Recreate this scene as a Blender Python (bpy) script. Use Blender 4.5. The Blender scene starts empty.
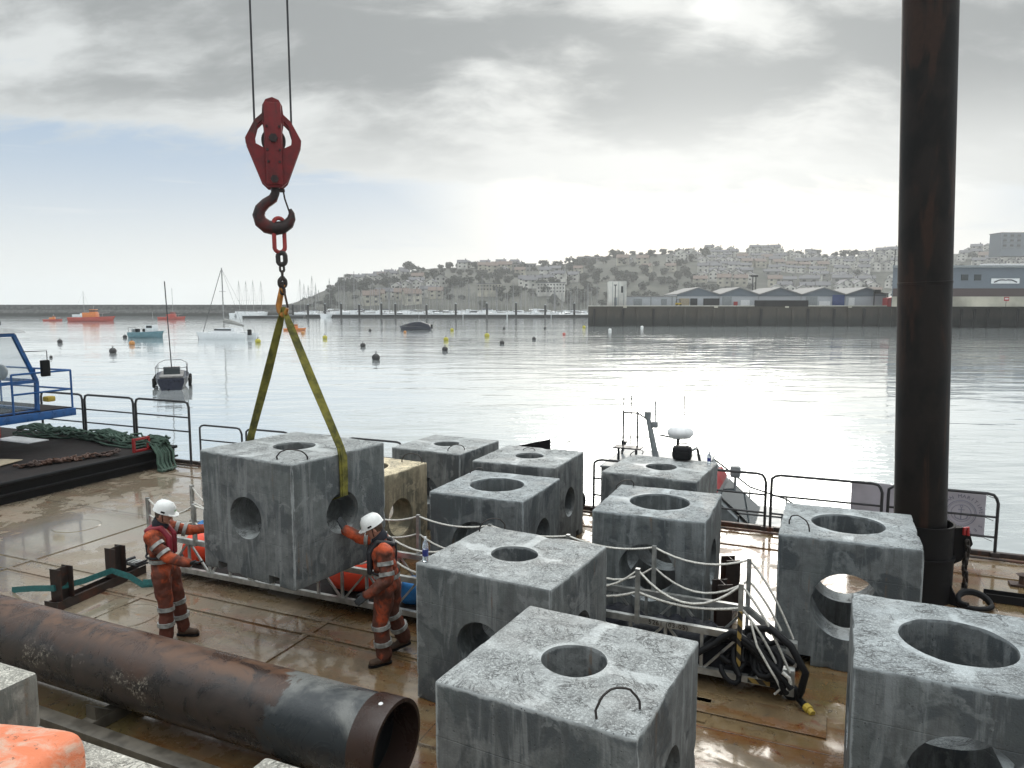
import bpy, bmesh, math, random
from mathutils import Vector, Matrix, Euler, noise
R = math.radians
scene = bpy.context.scene
COL = scene.collection
random.seed(7)
FPX, PITCH, CAMZ = 731.0, R(6.23), 4.3
TH = R(-23.4)
CT, ST = math.cos(TH), math.sin(TH)
WZ = -1.2

# ------------------------------------------------------------------ helpers
def ray(px, py):
    x, up = (px-512)/FPX, -(py-384)/FPX
    c, s = math.cos(PITCH), math.sin(PITCH)
    return Vector((x, c+up*s, -s+up*c))
def P(px, py, z=0.0):                      # survey a point of height z
    r = ray(px, py); t = (z-CAMZ)/r.z
    return Vector((0, 0, CAMZ))+r*t
def at(px, py, Y):                         # survey a point at distance Y
    r = ray(px, py)
    return Vector((0, 0, CAMZ))+r*(Y/r.y)
def UV(u, v, z=0.0):                       # barge frame -> world
    return Vector((u*CT-v*ST, u*ST+v*CT, z))

class MB:
    def __init__(s): s.v = []; s.f = []; s.m = []
    def add(s, vs, fs, mi=0):
        b = len(s.v); s.v += [tuple(v) for v in vs]
        s.f += [tuple(b+i for i in f) for f in fs]; s.m += [mi]*len(fs); return s
    def box(s, c, size, rz=0, mi=0, M=None):
        x, y, z = [q/2 for q in size]
        vs = [Vector((a*x, b*y, d*z)) for a, b, d in ((-1,-1,-1),(1,-1,-1),(1,1,-1),(-1,1,-1),(-1,-1,1),(1,-1,1),(1,1,1),(-1,1,1))]
        if M is None: M = Matrix.Rotation(rz, 3, 'Z')
        vs = [M @ v+Vector(c) for v in vs]
        return s.add(vs, [(0,3,2,1),(4,5,6,7),(0,1,5,4),(1,2,6,5),(2,3,7,6),(3,0,4,7)], mi)
    def bbox(s, c, size, bev=0.01, rz=0, mi=0, M=None):      # box with chamfered edges
        bm = bmesh.new(); bmesh.ops.create_cube(bm, size=1)
        for v in bm.verts: v.co = Vector((v.co.x*size[0], v.co.y*size[1], v.co.z*size[2]))
        bmesh.ops.bevel(bm, geom=bm.edges[:], offset=bev, segments=2, affect='EDGES', profile=.6)
        if M is None: M = Matrix.Rotation(rz, 3, 'Z')
        bm.verts.index_update()
        s.add([M @ v.co+Vector(c) for v in bm.verts], [[v.index for v in f.verts] for f in bm.faces], mi)
        bm.free(); return s
    def beam(s, a, b, w, h, mi=0):                          # rectangular bar a->b
        a, b = Vector(a), Vector(b); d = b-a; L = d.length; d.normalize()
        up = Vector((0,0,1)) if abs(d.z) < .95 else Vector((0,1,0))
        x = d.cross(up).normalized(); y = x.cross(d).normalized()
        M = Matrix((x, d, y)).transposed()
        return s.box((a+b)/2, (w, L, h), mi=mi, M=M)
    def tube(s, pts, r, n=8, mi=0, caps=True, closed=False, radii=None):
        pts = [Vector(p) for p in pts]; k = len(pts)
        t0 = (pts[1]-pts[0]).normalized()
        ref = Vector((0,0,1)) if abs(t0.z) < .9 else Vector((1,0,0))
        nx = t0.cross(ref).normalized(); vs = []
        for i, p in enumerate(pts):
            if closed: t = (pts[(i+1) % k]-pts[i-1]).normalized()
            else: t = (pts[min(i+1,k-1)]-pts[max(i-1,0)]).normalized()
            nx = (nx-t*nx.dot(t)).normalized(); ny = t.cross(nx)
            rr = radii[i] if radii else r
            for j in range(n):
                a = 2*math.pi*j/n; vs.append(p+(nx*math.cos(a)+ny*math.sin(a))*rr)
        fs = []
        for i in range(k if closed else k-1):
            i2 = (i+1) % k
            for j in range(n):
                j2 = (j+1) % n
                fs.append((i*n+j, i*n+j2, i2*n+j2, i2*n+j))
        if caps and not closed:
            fs.append(tuple(range(n))[::-1]); fs.append(tuple(range((k-1)*n, k*n)))
        return s.add(vs, fs, mi)
    def lathe(s, c, prof, n=24, mi=0, M=None):             # prof [(r,z)]
        vs = []; fs = []; M = M or Matrix.Identity(3); c = Vector(c)
        for (r, z) in prof:
            for j in range(n):
                a = 2*math.pi*j/n; vs.append(M @ Vector((r*math.cos(a), r*math.sin(a), z))+c)
        for i in range(len(prof)-1):
            for j in range(n):
                j2 = (j+1) % n; fs.append((i*n+j, i*n+j2, (i+1)*n+j2, (i+1)*n+j))
        if prof[0][0] > 1e-6: fs.append(tuple(range(n))[::-1])
        if prof[-1][0] > 1e-6: fs.append(tuple(range((len(prof)-1)*n, len(prof)*n)))
        return s.add(vs, fs, mi)
    def ball(s, c, r, n=14, mi=0, M=None):
        r = Vector(r) if hasattr(r, '__len__') else Vector((r, r, r))
        vs = []; fs = []; m = n//2; M = M or Matrix.Identity(3); c = Vector(c)
        vs.append(M @ Vector((0,0,-r.z))+c)
        for i in range(1, m):
            t = math.pi*i/m
            for j in range(n):
                a = 2*math.pi*j/n
                vs.append(M @ Vector((r.x*math.sin(t)*math.cos(a), r.y*math.sin(t)*math.sin(a), -r.z*math.cos(t)))+c)
        vs.append(M @ Vector((0,0,r.z))+c); L = len(vs)-1
        for j in range(n):
            j2 = (j+1) % n; fs.append((0, 1+j2, 1+j)); o = 1+(m-2)*n; fs.append((L, o+j, o+j2))
            for i in range(m-2):
                fs.append((1+i*n+j, 1+i*n+j2, 1+(i+1)*n+j2, 1+(i+1)*n+j))
        return s.add(vs, fs, mi)
    def cap(s, a, b, ra, rb, n=12, mi=0):                   # tapered capsule, closed
        a, b = Vector(a), Vector(b); d = (b-a); L = d.length
        q = Vector((0,0,1)).rotation_difference(d.normalized()).to_matrix() if L > 1e-6 else Matrix.Identity(3)
        prof = [(max(1e-7, ra*math.sin(t)), -ra*math.cos(t)) for t in [math.pi/2*i/4 for i in range(5)]]
        prof += [(max(1e-7, rb*math.cos(t)), L+rb*math.sin(t)) for t in [math.pi/2*i/4 for i in range(5)]]
        prof[0] = (ra*.02, -ra); prof[-1] = (rb*.02, L+rb)
        return s.lathe(a, prof, n, mi, q)
    def prism(s, pts, z0, z1, mi=0, M=None, o=(0,0,0)):     # polygon (x,y) extruded in z
        n = len(pts); M = M or Matrix.Identity(3); o = Vector(o)
        vs = [M @ Vector((x, y, z0))+o for x, y in pts]+[M @ Vector((x, y, z1))+o for x, y in pts]
        fs = [tuple(range(n))[::-1], tuple(range(n, 2*n))]+[(i, (i+1) % n, n+(i+1) % n, n+i) for i in range(n)]
        return s.add(vs, fs, mi)
    def mesh(s, name, mats, smooth=0):
        me = bpy.data.meshes.new(name); me.from_pydata(s.v, [], s.f)
        for m in (mats if isinstance(mats, (list, tuple)) else [mats]): me.materials.append(m)
        for p, i in zip(me.polygons, s.m): p.material_index = i
        bm = bmesh.new(); bm.from_mesh(me); bmesh.ops.recalc_face_normals(bm, faces=bm.faces[:]); bm.to_mesh(me); bm.free()
        if smooth:
            for p in me.polygons: p.use_smooth = True
            me.set_sharp_from_angle(angle=R(smooth))
        return me
    def build(s, name, mats, parent=None, smooth=35):
        return link(name, s.mesh(name, mats, smooth), parent)

def link(name, me, parent=None):
    o = bpy.data.objects.new(name, me); COL.objects.link(o)
    if parent is not None: o.parent = parent
    return o
def tag(o, label, cat, group=None, kind=None):
    if label: o['label'] = label
    if cat: o['category'] = cat
    if group: o['group'] = group
    if kind: o['kind'] = kind
    return o
def thing(name, label, cat, loc=(0,0,0), rz=0, group=None):
    o = bpy.data.objects.new(name, None); COL.objects.link(o); o.empty_display_size = .2
    o.location = loc; o.rotation_euler = (0, 0, rz)
    return tag(o, label, cat, group)
KIDS = {}
def kids(o):
    if o.name not in KIDS: KIDS[o.name] = [c for c in bpy.data.objects if c.parent == o]
    return KIDS[o.name]
def dup(o, loc, rz=0, label=None, group=None, scale=None):
    def cp(a, par):
        c = a.copy(); COL.objects.link(c); c.parent = par
        for k in kids(a): cp(k, c)
        return c
    r = o.copy(); COL.objects.link(r); r.location = loc; r.rotation_euler = (0, 0, rz)
    if scale: r.scale = scale
    if label: r['label'] = label
    if group: r['group'] = group
    for k in kids(o): cp(k, r)
    return r
def evald(o):
    dg = bpy.context.evaluated_depsgraph_get()
    me = bpy.data.meshes.new_from_object(o.evaluated_get(dg)); return me

# ------------------------------------------------------------------ materials
class NT:
    def __init__(s, name):
        s.mat = bpy.data.materials.new(name); s.mat.use_nodes = True
        s.t = s.mat.node_tree; s.t.nodes.clear()
        s.out = s.t.nodes.new('ShaderNodeOutputMaterial')
        s.b = s.t.nodes.new('ShaderNodeBsdfPrincipled')
        s.t.links.new(s.b.outputs[0], s.out.inputs['Surface'])
    def n(s, ty, **k):
        nd = s.t.nodes.new(ty)
        for a, b in k.items(): setattr(nd, a, b)
        return nd
    def put(s, sock, v):
        if isinstance(v, bpy.types.NodeSocket): s.t.links.new(v, sock)
        elif v is not None: sock.default_value = v
    def math(s, op, a, b=None, c=None, clamp=False):
        nd = s.n('ShaderNodeMath', operation=op, use_clamp=clamp)
        s.put(nd.inputs[0], a)
        if b is not None: s.put(nd.inputs[1], b)
        if c is not None: s.put(nd.inputs[2], c)
        return nd.outputs[0]
    def co(s, kind='Object'): return s.n('ShaderNodeTexCoord').outputs[kind]
    def map(s, v, sc=(1,1,1), loc=(0,0,0), rot=(0,0,0)):
        nd = s.n('ShaderNodeMapping'); s.put(nd.inputs[0], v)
        nd.inputs['Scale'].default_value = sc; nd.inputs['Location'].default_value = loc; nd.inputs['Rotation'].default_value = rot
        return nd.outputs[0]
    def noise(s, v, sc=5, det=4, rough=.55, dist=0):
        nd = s.n('ShaderNodeTexNoise'); s.put(nd.inputs['Vector'], v)
        nd.inputs['Scale'].default_value = sc; nd.inputs['Detail'].default_value = det
        nd.inputs['Roughness'].default_value = rough; nd.inputs['Distortion'].default_value = dist
        return nd.outputs[0]
    def ramp(s, v, a, b, lo=0., hi=1., smooth=True):
        nd = s.n('ShaderNodeMapRange', interpolation_type='SMOOTHSTEP' if smooth else 'LINEAR'); s.put(nd.inputs[0], v)
        for i, q in enumerate((a, b, lo, hi)): s.put(nd.inputs[i+1], q)
        return nd.outputs[0]
    def mix(s, f, a, b, mode='MIX'):
        nd = s.n('ShaderNodeMix', data_type='RGBA', blend_type=mode); s.put(nd.inputs[0], f)
        for i, q in ((6, a), (7, b)):
            if isinstance(q, (tuple, list)): q = (*q[:3], 1)
            s.put(nd.inputs[i], q)
        return nd.outputs[2]
    def xyz(s, v):
        nd = s.n('ShaderNodeSeparateXYZ'); s.put(nd.inputs[0], v); return nd.outputs
    def bump(s, h, st=.3, d=.01, nrm=None):
        nd = s.n('ShaderNodeBump'); s.put(nd.inputs['Height'], h)
        nd.inputs['Strength'].default_value = st; nd.inputs['Distance'].default_value = d
        if nrm is not None: s.put(nd.inputs['Normal'], nrm)
        return nd.outputs[0]
    def fin(s, col, rough=.6, metal=0., nrm=None, spec=None):
        if isinstance(col, (tuple, list)): col = (*col[:3], 1)
        s.put(s.b.inputs['Base Color'], col); s.put(s.b.inputs['Roughness'], rough); s.put(s.b.inputs['Metallic'], metal)
        if nrm is not None: s.put(s.b.inputs['Normal'], nrm)
        if spec is not None: s.b.inputs['Specular IOR Level'].default_value = spec
        return s.mat
def rnd(t):
    nd = t.n('ShaderNodeObjectInfo'); return nd.outputs['Random']
def offs(t, v, k=37.):
    r = rnd(t); c = t.n('ShaderNodeCombineXYZ')
    for i, q in enumerate((k, k*1.7, k*.6)): t.put(c.inputs[i], t.math('MULTIPLY', r, q))
    a = t.n('ShaderNodeVectorMath', operation='ADD'); t.put(a.inputs[0], v); t.put(a.inputs[1], c.outputs[0]); return a.outputs[0]
def plain(name, col, rough=.6, metal=0., var=.25, sc=6, bump=.0):
    t = NT(name); v = offs(t, t.co()); nz = t.noise(v, sc, 5)
    f = t.ramp(nz, .3, .7)
    c = t.mix(f, tuple(q*(1-var) for q in col), tuple(min(1, q*(1+var)) for q in col))
    nrm = t.bump(t.noise(v, sc*6, 4), .25, bump) if bump else None
    return t.fin(c, t.ramp(nz, .3, .7, max(.03, rough-.1), min(1, rough+.1)), metal, nrm)

def concrete(name, base, hole=None, warm=False):
    t = NT(name); o = t.co(); v = offs(t, o)
    n1 = t.noise(v, 1.6, 5, .6, .4); n2 = t.noise(v, 9, 6, .65); n3 = t.noise(v, 60, 3, .6)
    st = t.noise(t.map(v, (3.4, 3.4, .5)), 1.8, 5, .65, .5)
    st2 = t.noise(t.map(v, (14, 14, .8)), 2, 4, .6, .2)
    pale = tuple(min(1, q*1.75) for q in base); dark = (base[0]*.42, base[1]*.46, base[2]*.5)
    c = t.mix(t.ramp(n2, .3, .72), tuple(q*.78 for q in base), tuple(q*1.2 for q in base))
    c = t.mix(t.ramp(n1, .48, .54, 0, .85), c, dark)
    c = t.mix(t.math('MULTIPLY', t.ramp(t.noise(v, .9, 3), .5, .6), .35), c, (base[0]*.74, base[1]*.82, base[2]*.80))                       # damp patches
    c = t.mix(t.ramp(st, .50, .64, 0, .6), c, pale)
    c = t.mix(t.ramp(t.noise(t.map(v, (9, 9, .35)), 1.5, 5, .65), .50, .66, 0, .5), c, tuple(q*.55 for q in base))                       # lime streaks
    c = t.mix(t.ramp(st2, .52, .75, 0, .5), c, tuple(q*.5 for q in base))
    c = t.mix(t.math('MULTIPLY', t.ramp(t.noise(v, 2.3, 6, .6, .6), .57, .60, 0, .55), t.ramp(n2, .35, .6)), c, pale)
    sp = t.noise(v, 26, 2, .5)
    c = t.mix(t.ramp(sp, .70, .74, 0, .7), c, tuple(q*.35 for q in base))  # blow holes
    ax_, ay_, az_ = t.xyz(o)
    ex = t.math('ABSOLUTE', ax_); ey = t.math('ABSOLUTE', ay_)
    ed = t.math('MINIMUM', ex, ey)                                            # near a vertical arris both are large
    worn = t.math('MULTIPLY', t.ramp(t.math('ADD', ed, t.math('MULTIPLY', t.math('SUBTRACT', n2, .5), .05)), .745, .762), t.ramp(st2, .40, .52))
    worn2 = t.math('MULTIPLY', t.ramp(t.math('ADD', az_, t.math('MULTIPLY', t.math('SUBTRACT', n2, .5), .06)), 1.515, 1.535), t.ramp(n1, .40, .5, .2, 1))
    c = t.mix(t.math('MULTIPLY', t.math('MAXIMUM', worn, worn2), .75), c, tuple(min(1, q*2.6) for q in base))
    seam = t.math('MAXIMUM', t.ramp(t.math('ABSOLUTE', t.math('SUBTRACT', az_, .52)), .002, .006, 1, 0), t.ramp(t.math('ABSOLUTE', t.math('SUBTRACT', az_, 1.13)), .002, .006, 1, 0))
    c = t.mix(t.math('MULTIPLY', seam, t.ramp(n1, .42, .55, .0, .45)), c, dark)
    rr1 = t.noise(t.map(v, (7, 7, .5)), 1.3, 3, .5)
    c = t.mix(t.math('MULTIPLY', t.ramp(rr1, .66, .72), t.ramp(n2, .4, .6, 0, .55)), c, (.16, .09, .045))
    pit = t.n('ShaderNodeTexVoronoi'); t.put(pit.inputs[0], v); pit.inputs['Scale'].default_value = 17
    pits = t.math('MULTIPLY', t.ramp(pit.outputs['Distance'], .07, .12, 1, 0), t.ramp(n1, .45, .5, .3, 1))
    c = t.mix(t.math('MULTIPLY', pits, .8), c, tuple(q*.25 for q in base))
    # top face: rough trowelled surface, smooth cross and ring
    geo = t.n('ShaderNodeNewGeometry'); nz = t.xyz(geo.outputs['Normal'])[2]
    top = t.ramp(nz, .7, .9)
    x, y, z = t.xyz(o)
    ctop = t.mix(t.ramp(t.noise(v, 7, 9, .75), .35, .65), tuple(q*2.4 for q in base), tuple(min(1, q*3.6) for q in base))  # pale laitance top, raised further in colour to stand in for light from above
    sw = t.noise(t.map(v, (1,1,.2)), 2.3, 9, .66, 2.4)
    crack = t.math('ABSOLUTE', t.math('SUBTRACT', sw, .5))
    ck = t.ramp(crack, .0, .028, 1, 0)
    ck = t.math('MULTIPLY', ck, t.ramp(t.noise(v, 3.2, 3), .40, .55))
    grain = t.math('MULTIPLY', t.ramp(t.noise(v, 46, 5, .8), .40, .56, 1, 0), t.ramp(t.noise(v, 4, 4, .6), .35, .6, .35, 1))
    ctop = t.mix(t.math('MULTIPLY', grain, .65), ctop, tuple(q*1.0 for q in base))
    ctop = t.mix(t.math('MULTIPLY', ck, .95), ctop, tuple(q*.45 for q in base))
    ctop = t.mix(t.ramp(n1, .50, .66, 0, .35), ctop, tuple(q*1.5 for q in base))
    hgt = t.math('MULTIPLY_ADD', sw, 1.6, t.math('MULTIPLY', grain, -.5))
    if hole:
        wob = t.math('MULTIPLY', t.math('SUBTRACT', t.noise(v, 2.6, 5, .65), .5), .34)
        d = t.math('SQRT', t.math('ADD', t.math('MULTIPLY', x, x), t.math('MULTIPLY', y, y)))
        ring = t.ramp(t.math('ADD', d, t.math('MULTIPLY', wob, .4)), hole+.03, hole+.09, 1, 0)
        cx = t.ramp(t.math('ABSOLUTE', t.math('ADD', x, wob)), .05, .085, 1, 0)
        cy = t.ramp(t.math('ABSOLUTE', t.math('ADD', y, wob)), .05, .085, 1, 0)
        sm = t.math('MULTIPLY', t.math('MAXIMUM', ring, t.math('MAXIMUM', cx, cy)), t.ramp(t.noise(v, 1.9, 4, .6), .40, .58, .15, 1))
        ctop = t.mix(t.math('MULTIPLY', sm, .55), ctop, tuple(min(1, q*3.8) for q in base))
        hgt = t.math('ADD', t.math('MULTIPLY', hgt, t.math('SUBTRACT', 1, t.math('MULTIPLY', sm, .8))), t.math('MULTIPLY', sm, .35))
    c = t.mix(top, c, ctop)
    hs = t.math('SUBTRACT', t.math('MULTIPLY_ADD', n3, .25, t.math('MULTIPLY', n2, .4)), t.math('ADD', t.math('MULTIPLY', pits, .35), t.math('MULTIPLY', seam, .15)))
    h = t.math('ADD', t.math('MULTIPLY', hgt, top), t.math('MULTIPLY', hs, t.math('SUBTRACT', 1, top)))
    rg = t.math('ADD', t.ramp(n1, .45, .65, .78, .45), 0)
    return t.fin(c, rg, 0, t.bump(h, .75, .022), .4)

def rusty(name, dark, rust, amt=.5, rough=.55, pale=None, metal=.2, wet=None):
    t = NT(name); v = offs(t, t.co())
    n1 = t.noise(v, 1.1, 7, .62, .8); n2 = t.noise(v, 12, 6, .7); n3 = t.noise(t.map(v, (6,6,.5)), 1.4, 5, .6)
    c = t.mix(t.ramp(n2, .3, .7), tuple(q*.7 for q in dark), tuple(q*1.35 for q in dark))
    c = t.mix(t.ramp(n1, .62-amt*.25, .70-amt*.2, 0, .9), c, t.mix(n2, tuple(q*.6 for q in rust), rust))
    c = t.mix(t.ramp(n3, .55, .7, 0, .5), c, tuple(q*.7 for q in rust))
    if pale: c = t.mix(t.math('MULTIPLY', t.ramp(t.noise(v, 22, 5, .7), .55, .68), t.ramp(t.noise(v, .9, 3), .48, .6)), c, pale)
    return t.fin(c, t.ramp(n2, .3, .7, rough-.15, rough+.15), metal, t.bump(t.math('ADD', n2, n1), .35, .01))

M = {}
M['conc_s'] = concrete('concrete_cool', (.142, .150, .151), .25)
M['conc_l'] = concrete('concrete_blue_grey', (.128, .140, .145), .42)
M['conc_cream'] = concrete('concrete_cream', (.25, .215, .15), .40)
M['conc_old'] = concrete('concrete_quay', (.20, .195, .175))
M['rebar'] = plain('rebar_steel', (.035, .03, .028), .6, .4)
M['rail'] = plain('rail_paint', (.035, .036, .04), .4, .3)
M['alu'] = plain('aluminium', (.42, .43, .42), .42, .7, .25, 9)
M['rope_white'] = plain('white_rope', (.55, .54, .5), .8, 0, .3, 60, .01)
def dull(m, sp):
    [n for n in m.node_tree.nodes if n.type == 'BSDF_PRINCIPLED'][0].inputs['Specular IOR Level'].default_value = sp; return m
M['black_rubber'] = dull(plain('black_rubber', (.007, .0075, .009), .6), .22)
M['black_tarp'] = dull(plain('black_tarp', (.005, .006, .010), .5, 0, .4, 5, .02), .25)
M['orange_float'] = plain('orange_float', (.85, .075, .03), .38, 0, .12)
M['blue_bag'] = plain('blue_plastic', (.02, .16, .42), .4)
M['yellow_paint'] = plain('yellow_paint', (.42, .30, .04), .5)
M['red_paint'] = plain('red_paint', (.30, .018, .02), .45)
M['blue_paint'] = plain('blue_paint', (.010, .085, .27), .35, 0, .2)
M['white_paint'] = plain('white_paint', (.7, .71, .72), .4, 0, .12)
M['grey_paint'] = plain('grey_paint', (.22, .24, .25), .4, 0, .2)
def dull(m, sp):
    [n for n in m.node_tree.nodes if n.type == 'BSDF_PRINCIPLED'][0].inputs['Specular IOR Level'].default_value = sp; return m
M['black'] = dull(plain('black_paint', (.006, .006, .007), .6), .2)
M['black_deck'] = dull(plain('black_grit_deck', (.014, .011, .011), .85, 0, .6, 3, .03), .25)
M['steel_dark'] = rusty('dark_rusty_steel', (.035, .026, .024), (.10, .035, .02), .5, .5)
M['block_red'] = rusty('worn_red_block', (.13, .009, .011), (.05, .02, .018), .3, .5)
M['hook_steel'] = rusty('hook_steel', (.03, .022, .022), (.11, .02, .018), .35, .45, metal=.5)
M['ring_red'] = rusty('red_ring', (.26, .03, .028), (.06, .02, .018), .3, .5)
M['chain'] = rusty('chain_steel', (.03, .026, .024), (.07, .035, .02), .4, .5, metal=.4)
M['hook_yellow'] = rusty('yellow_hook', (.38, .16, .03), (.12, .04, .02), .4, .5)
M['chain_rust'] = rusty('rusty_chain', (.05, .03, .025), (.12, .06, .04), .6, .6)
M['wood'] = plain('weathered_plywood', (.33, .28, .2), .7)
M['wet_wood'] = plain('wet_timber', (.085, .075, .06), .45, 0, .4)
M['net'] = plain('green_net', (.04, .075, .055), .85, 0, .6, 40, .02)
M['banner'] = plain('banner_cloth', (.46, .445, .475), .75, 0, .08, 3)
def translucent(m, f):
    nt = m.node_tree; o = [n for n in nt.nodes if n.type == 'OUTPUT_MATERIAL'][0]; b = [n for n in nt.nodes if n.type == 'BSDF_PRINCIPLED'][0]
    tr = nt.nodes.new('ShaderNodeBsdfTranslucent'); mx = nt.nodes.new('ShaderNodeMixShader'); mx.inputs[0].default_value = f
    src = b.inputs['Base Color'].links[0].from_socket; nt.links.new(src, tr.inputs[0]); nt.links.new(b.outputs[0], mx.inputs[1]); nt.links.new(tr.outputs[0], mx.inputs[2]); nt.links.new(mx.outputs[0], o.inputs['Surface'])
translucent(M['banner'], .7)
M['banner_ink'] = plain('banner_ink', (.25, .25, .30), .75, 0, .08, 3)
M['ink_dark'] = plain('banner_text_ink', (.13, .13, .17), .75, 0, .08, 3)
M['strap_teal'] = plain('teal_strap', (.02, .12, .12), .7, 0, .3, 30)
M['skin'] = plain('skin', (.42, .21, .15), .5, 0, .1)
M['helmet'] = plain('helmet_white', (.78, .79, .78), .28, 0, .05)
M['glove'] = plain('dark_glove', (.022, .026, .03), .7, 0, .4, 30)
M['boot'] = plain('muddy_boot', (.075, .045, .028), .7, 0, .4, 14)
M['navy'] = plain('navy_fleece', (.012, .014, .022), .8)
M['stripe'] = plain('reflective_tape', (.27, .275, .265), .4, 0, .45, 14)
M['vest_red'] = plain('lifejacket_red', (.24, .02, .035), .6)
M['vest_black'] = plain('lifejacket_black', (.015, .016, .02), .6)
M['crest'] = plain('green_crest', (.1, .3, .12), .4)
M['cap_blue'] = plain('bottle_label', (.03, .04, .2), .4)
def glass(name, col=(.02,.03,.035), rough=.05, trans=0.):
    t = NT(name); t.b.inputs['Transmission Weight'].default_value = trans
    t.b.inputs['IOR'].default_value = 1.45
    return t.fin(col, rough, 0)
M['glass'] = glass('window_glass')
M['clear'] = glass('clear_pane', (.5, .6, .65), .03, 0.)
_nt = M['clear'].node_tree; _o = [n for n in _nt.nodes if n.type == 'OUTPUT_MATERIAL'][0]; _b = [n for n in _nt.nodes if n.type == 'BSDF_PRINCIPLED'][0]
_t = _nt.nodes.new('ShaderNodeBsdfTransparent'); _m = _nt.nodes.new('ShaderNodeMixShader'); _m.inputs[0].default_value = .84
_nt.links.new(_b.outputs[0], _m.inputs[1]); _nt.links.new(_t.outputs[0], _m.inputs[2]); _nt.links.new(_m.outputs[0], _o.inputs['Surface'])
M['bottle'] = glass('bottle_plastic', (.8, .88, .95), .1, .8)

def coverall(name, clean, dirty, amt):
    t = NT(name); v = offs(t, t.co())
    n1 = t.noise(v, 4.5, 6, .62, .6); n2 = t.noise(v, 28, 4, .6)
    z = t.xyz(t.co())[2]
    k = t.math('ADD', n1, t.ramp(z, .2, 1.5, .12+amt, -.10+amt, False))
    c = t.mix(t.ramp(n2, .3, .7), tuple(q*.8 for q in clean), clean)
    c = t.mix(t.ramp(k, .45, .68, 0, .9), c, dirty)
    fold = t.noise(t.map(v, (1,1,.7)), 11, 3, .5, 1.2)
    return t.fin(c, .75, 0, t.bump(t.math('ADD', fold, t.math('MULTIPLY', n2, .2)), .5, .03))
M['orange_a'] = coverall('orange_coverall', (.52, .085, .022), (.07, .024, .016), .13)
M['orange_b'] = coverall('dirty_orange_coverall', (.52, .08, .022), (.05, .026, .018), .13)

# webbing sling
t = NT('yellow_green_sling'); v = t.co(); w = t.noise(t.map(v, (120,120,12)), 3, 4)
M['sling'] = t.fin(t.mix(t.ramp(t.noise(v, 6, 6, .7), .35, .65), (.055, .055, .010), (.20, .18, .028)), .8, 0, t.bump(w, .3, .01))
# hazard stripes
t = NT('hazard_stripe'); x, y, z = t.xyz(t.co())
s_ = t.math('FRACT', t.math('MULTIPLY', t.math('ADD', t.math('ADD', x, z), y), 6.5))
M['hazard'] = t.fin(t.mix(t.ramp(s_, .48, .52), (.02,.02,.02), (.33,.22,.06)), .5)

# wet steel deck (object space = barge frame, metres)
t = NT('wet_steel_deck'); v = t.co(); x, y, z = t.xyz(v)
n1 = t.noise(v, .35, 6, .6, .5); n2 = t.noise(v, 1.7, 7, .65, .6); n3 = t.noise(v, 14, 5, .7); ns = t.noise(t.map(v, (.35, 2.2, 1)), 1.1, 5, .6, .4)
c = t.mix(t.ramp(n2, .3, .7), (.095, .063, .029), (.235, .168, .092))
c = t.mix(t.ramp(ns, .44, .62, 0, .8), c, (.15, .062, .018))              # brown run-off
c = t.mix(t.ramp(n1, .52, .62, 0, .7), c, (.12, .095, .03))                # green slime
c = t.mix(t.ramp(t.noise(v, 2.6, 8, .75, 1.2), .57, .66, 0, .95), c, (.12, .036, .013))
c = t.mix(t.ramp(t.noise(v, 7, 8, .8, .6), .56, .66, 0, .6), c, (.03, .022, .016))
c = t.mix(t.math('MULTIPLY', t.ramp(x, -6, -10), .5), c, (.30, .27, .22))  # left end paler, sky reflection put into the deck colour
c = t.mix(t.ramp(n3, .56, .70, 0, .6), c, (.04, .028, .018))
n4 = t.noise(v, 70, 3, .7)
c = t.mix(t.math('MULTIPLY', t.ramp(n4, .62, .68), t.ramp(n2, .4, .6, 0, .7)), c, (.02, .015, .01))
c = t.mix(t.math('MULTIPLY', t.ramp(t.noise(v, 5, 8, .8), .60, .66), .7), c, (.30, .13, .035))
def line(coord, period, off, w, wob=.0):
    q = t.math('FRACT', t.math('DIVIDE', t.math('ADD', coord, off), period))
    q = t.math('MULTIPLY', t.math('ABSOLUTE', t.math('SUBTRACT', q, .5)), period)
    return t.ramp(q, w*.5, w, 1, 0)
seam = t.math('MAXIMUM', line(x, 5.9, .6, .010), line(y, 3.04, .35, .010))
seam = t.math('MAXIMUM', seam, line(y, 4.56, 1.0, .03))
rustseam = t.math('MULTIPLY', t.math('MAXIMUM', line(x, 5.9, .6, .06), line(y, 3.04, .35, .05)), t.ramp(n2, .5, .65))
c = t.mix(t.math('MULTIPLY', rustseam, .8), c, (.16, .06, .025))
c = t.mix(t.math('MULTIPLY', seam, .6), c, (.035, .028, .022))
wet = t.ramp(t.math('ADD', t.math('MULTIPLY', n1, .6), t.math('MULTIPLY', n2, .5)), .47, .57)
rg = t.math('ADD', t.ramp(wet, 0, 1, .42, .06), t.math('ADD', t.math('MULTIPLY', t.ramp(n3, .4, .7), .16), t.math('MULTIPLY', t.ramp(n4, .5, .7), .12)))
h = t.math('ADD', t.math('MULTIPLY', n2, .8), t.math('MULTIPLY', n3, t.ramp(wet, 0, 1, .22, .03)))
h = t.math('SUBTRACT', h, t.math('MULTIPLY', seam, .25))
pl = t.noise(t.map(v, (.5, 1.1, 1)), 1, 2, .5)
h = t.math('ADD', h, t.math('MULTIPLY', pl, 2.2))
M['deck'] = t.fin(c, rg, .0, t.bump(h, .4, .018), .8)
t.put(t.b.inputs['Coat Weight'], t.ramp(wet, .1, .9, .08, 1.0)); t.b.inputs['Coat Roughness'].default_value = .07; t.b.inputs['Coat IOR'].default_value = 1.4

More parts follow.
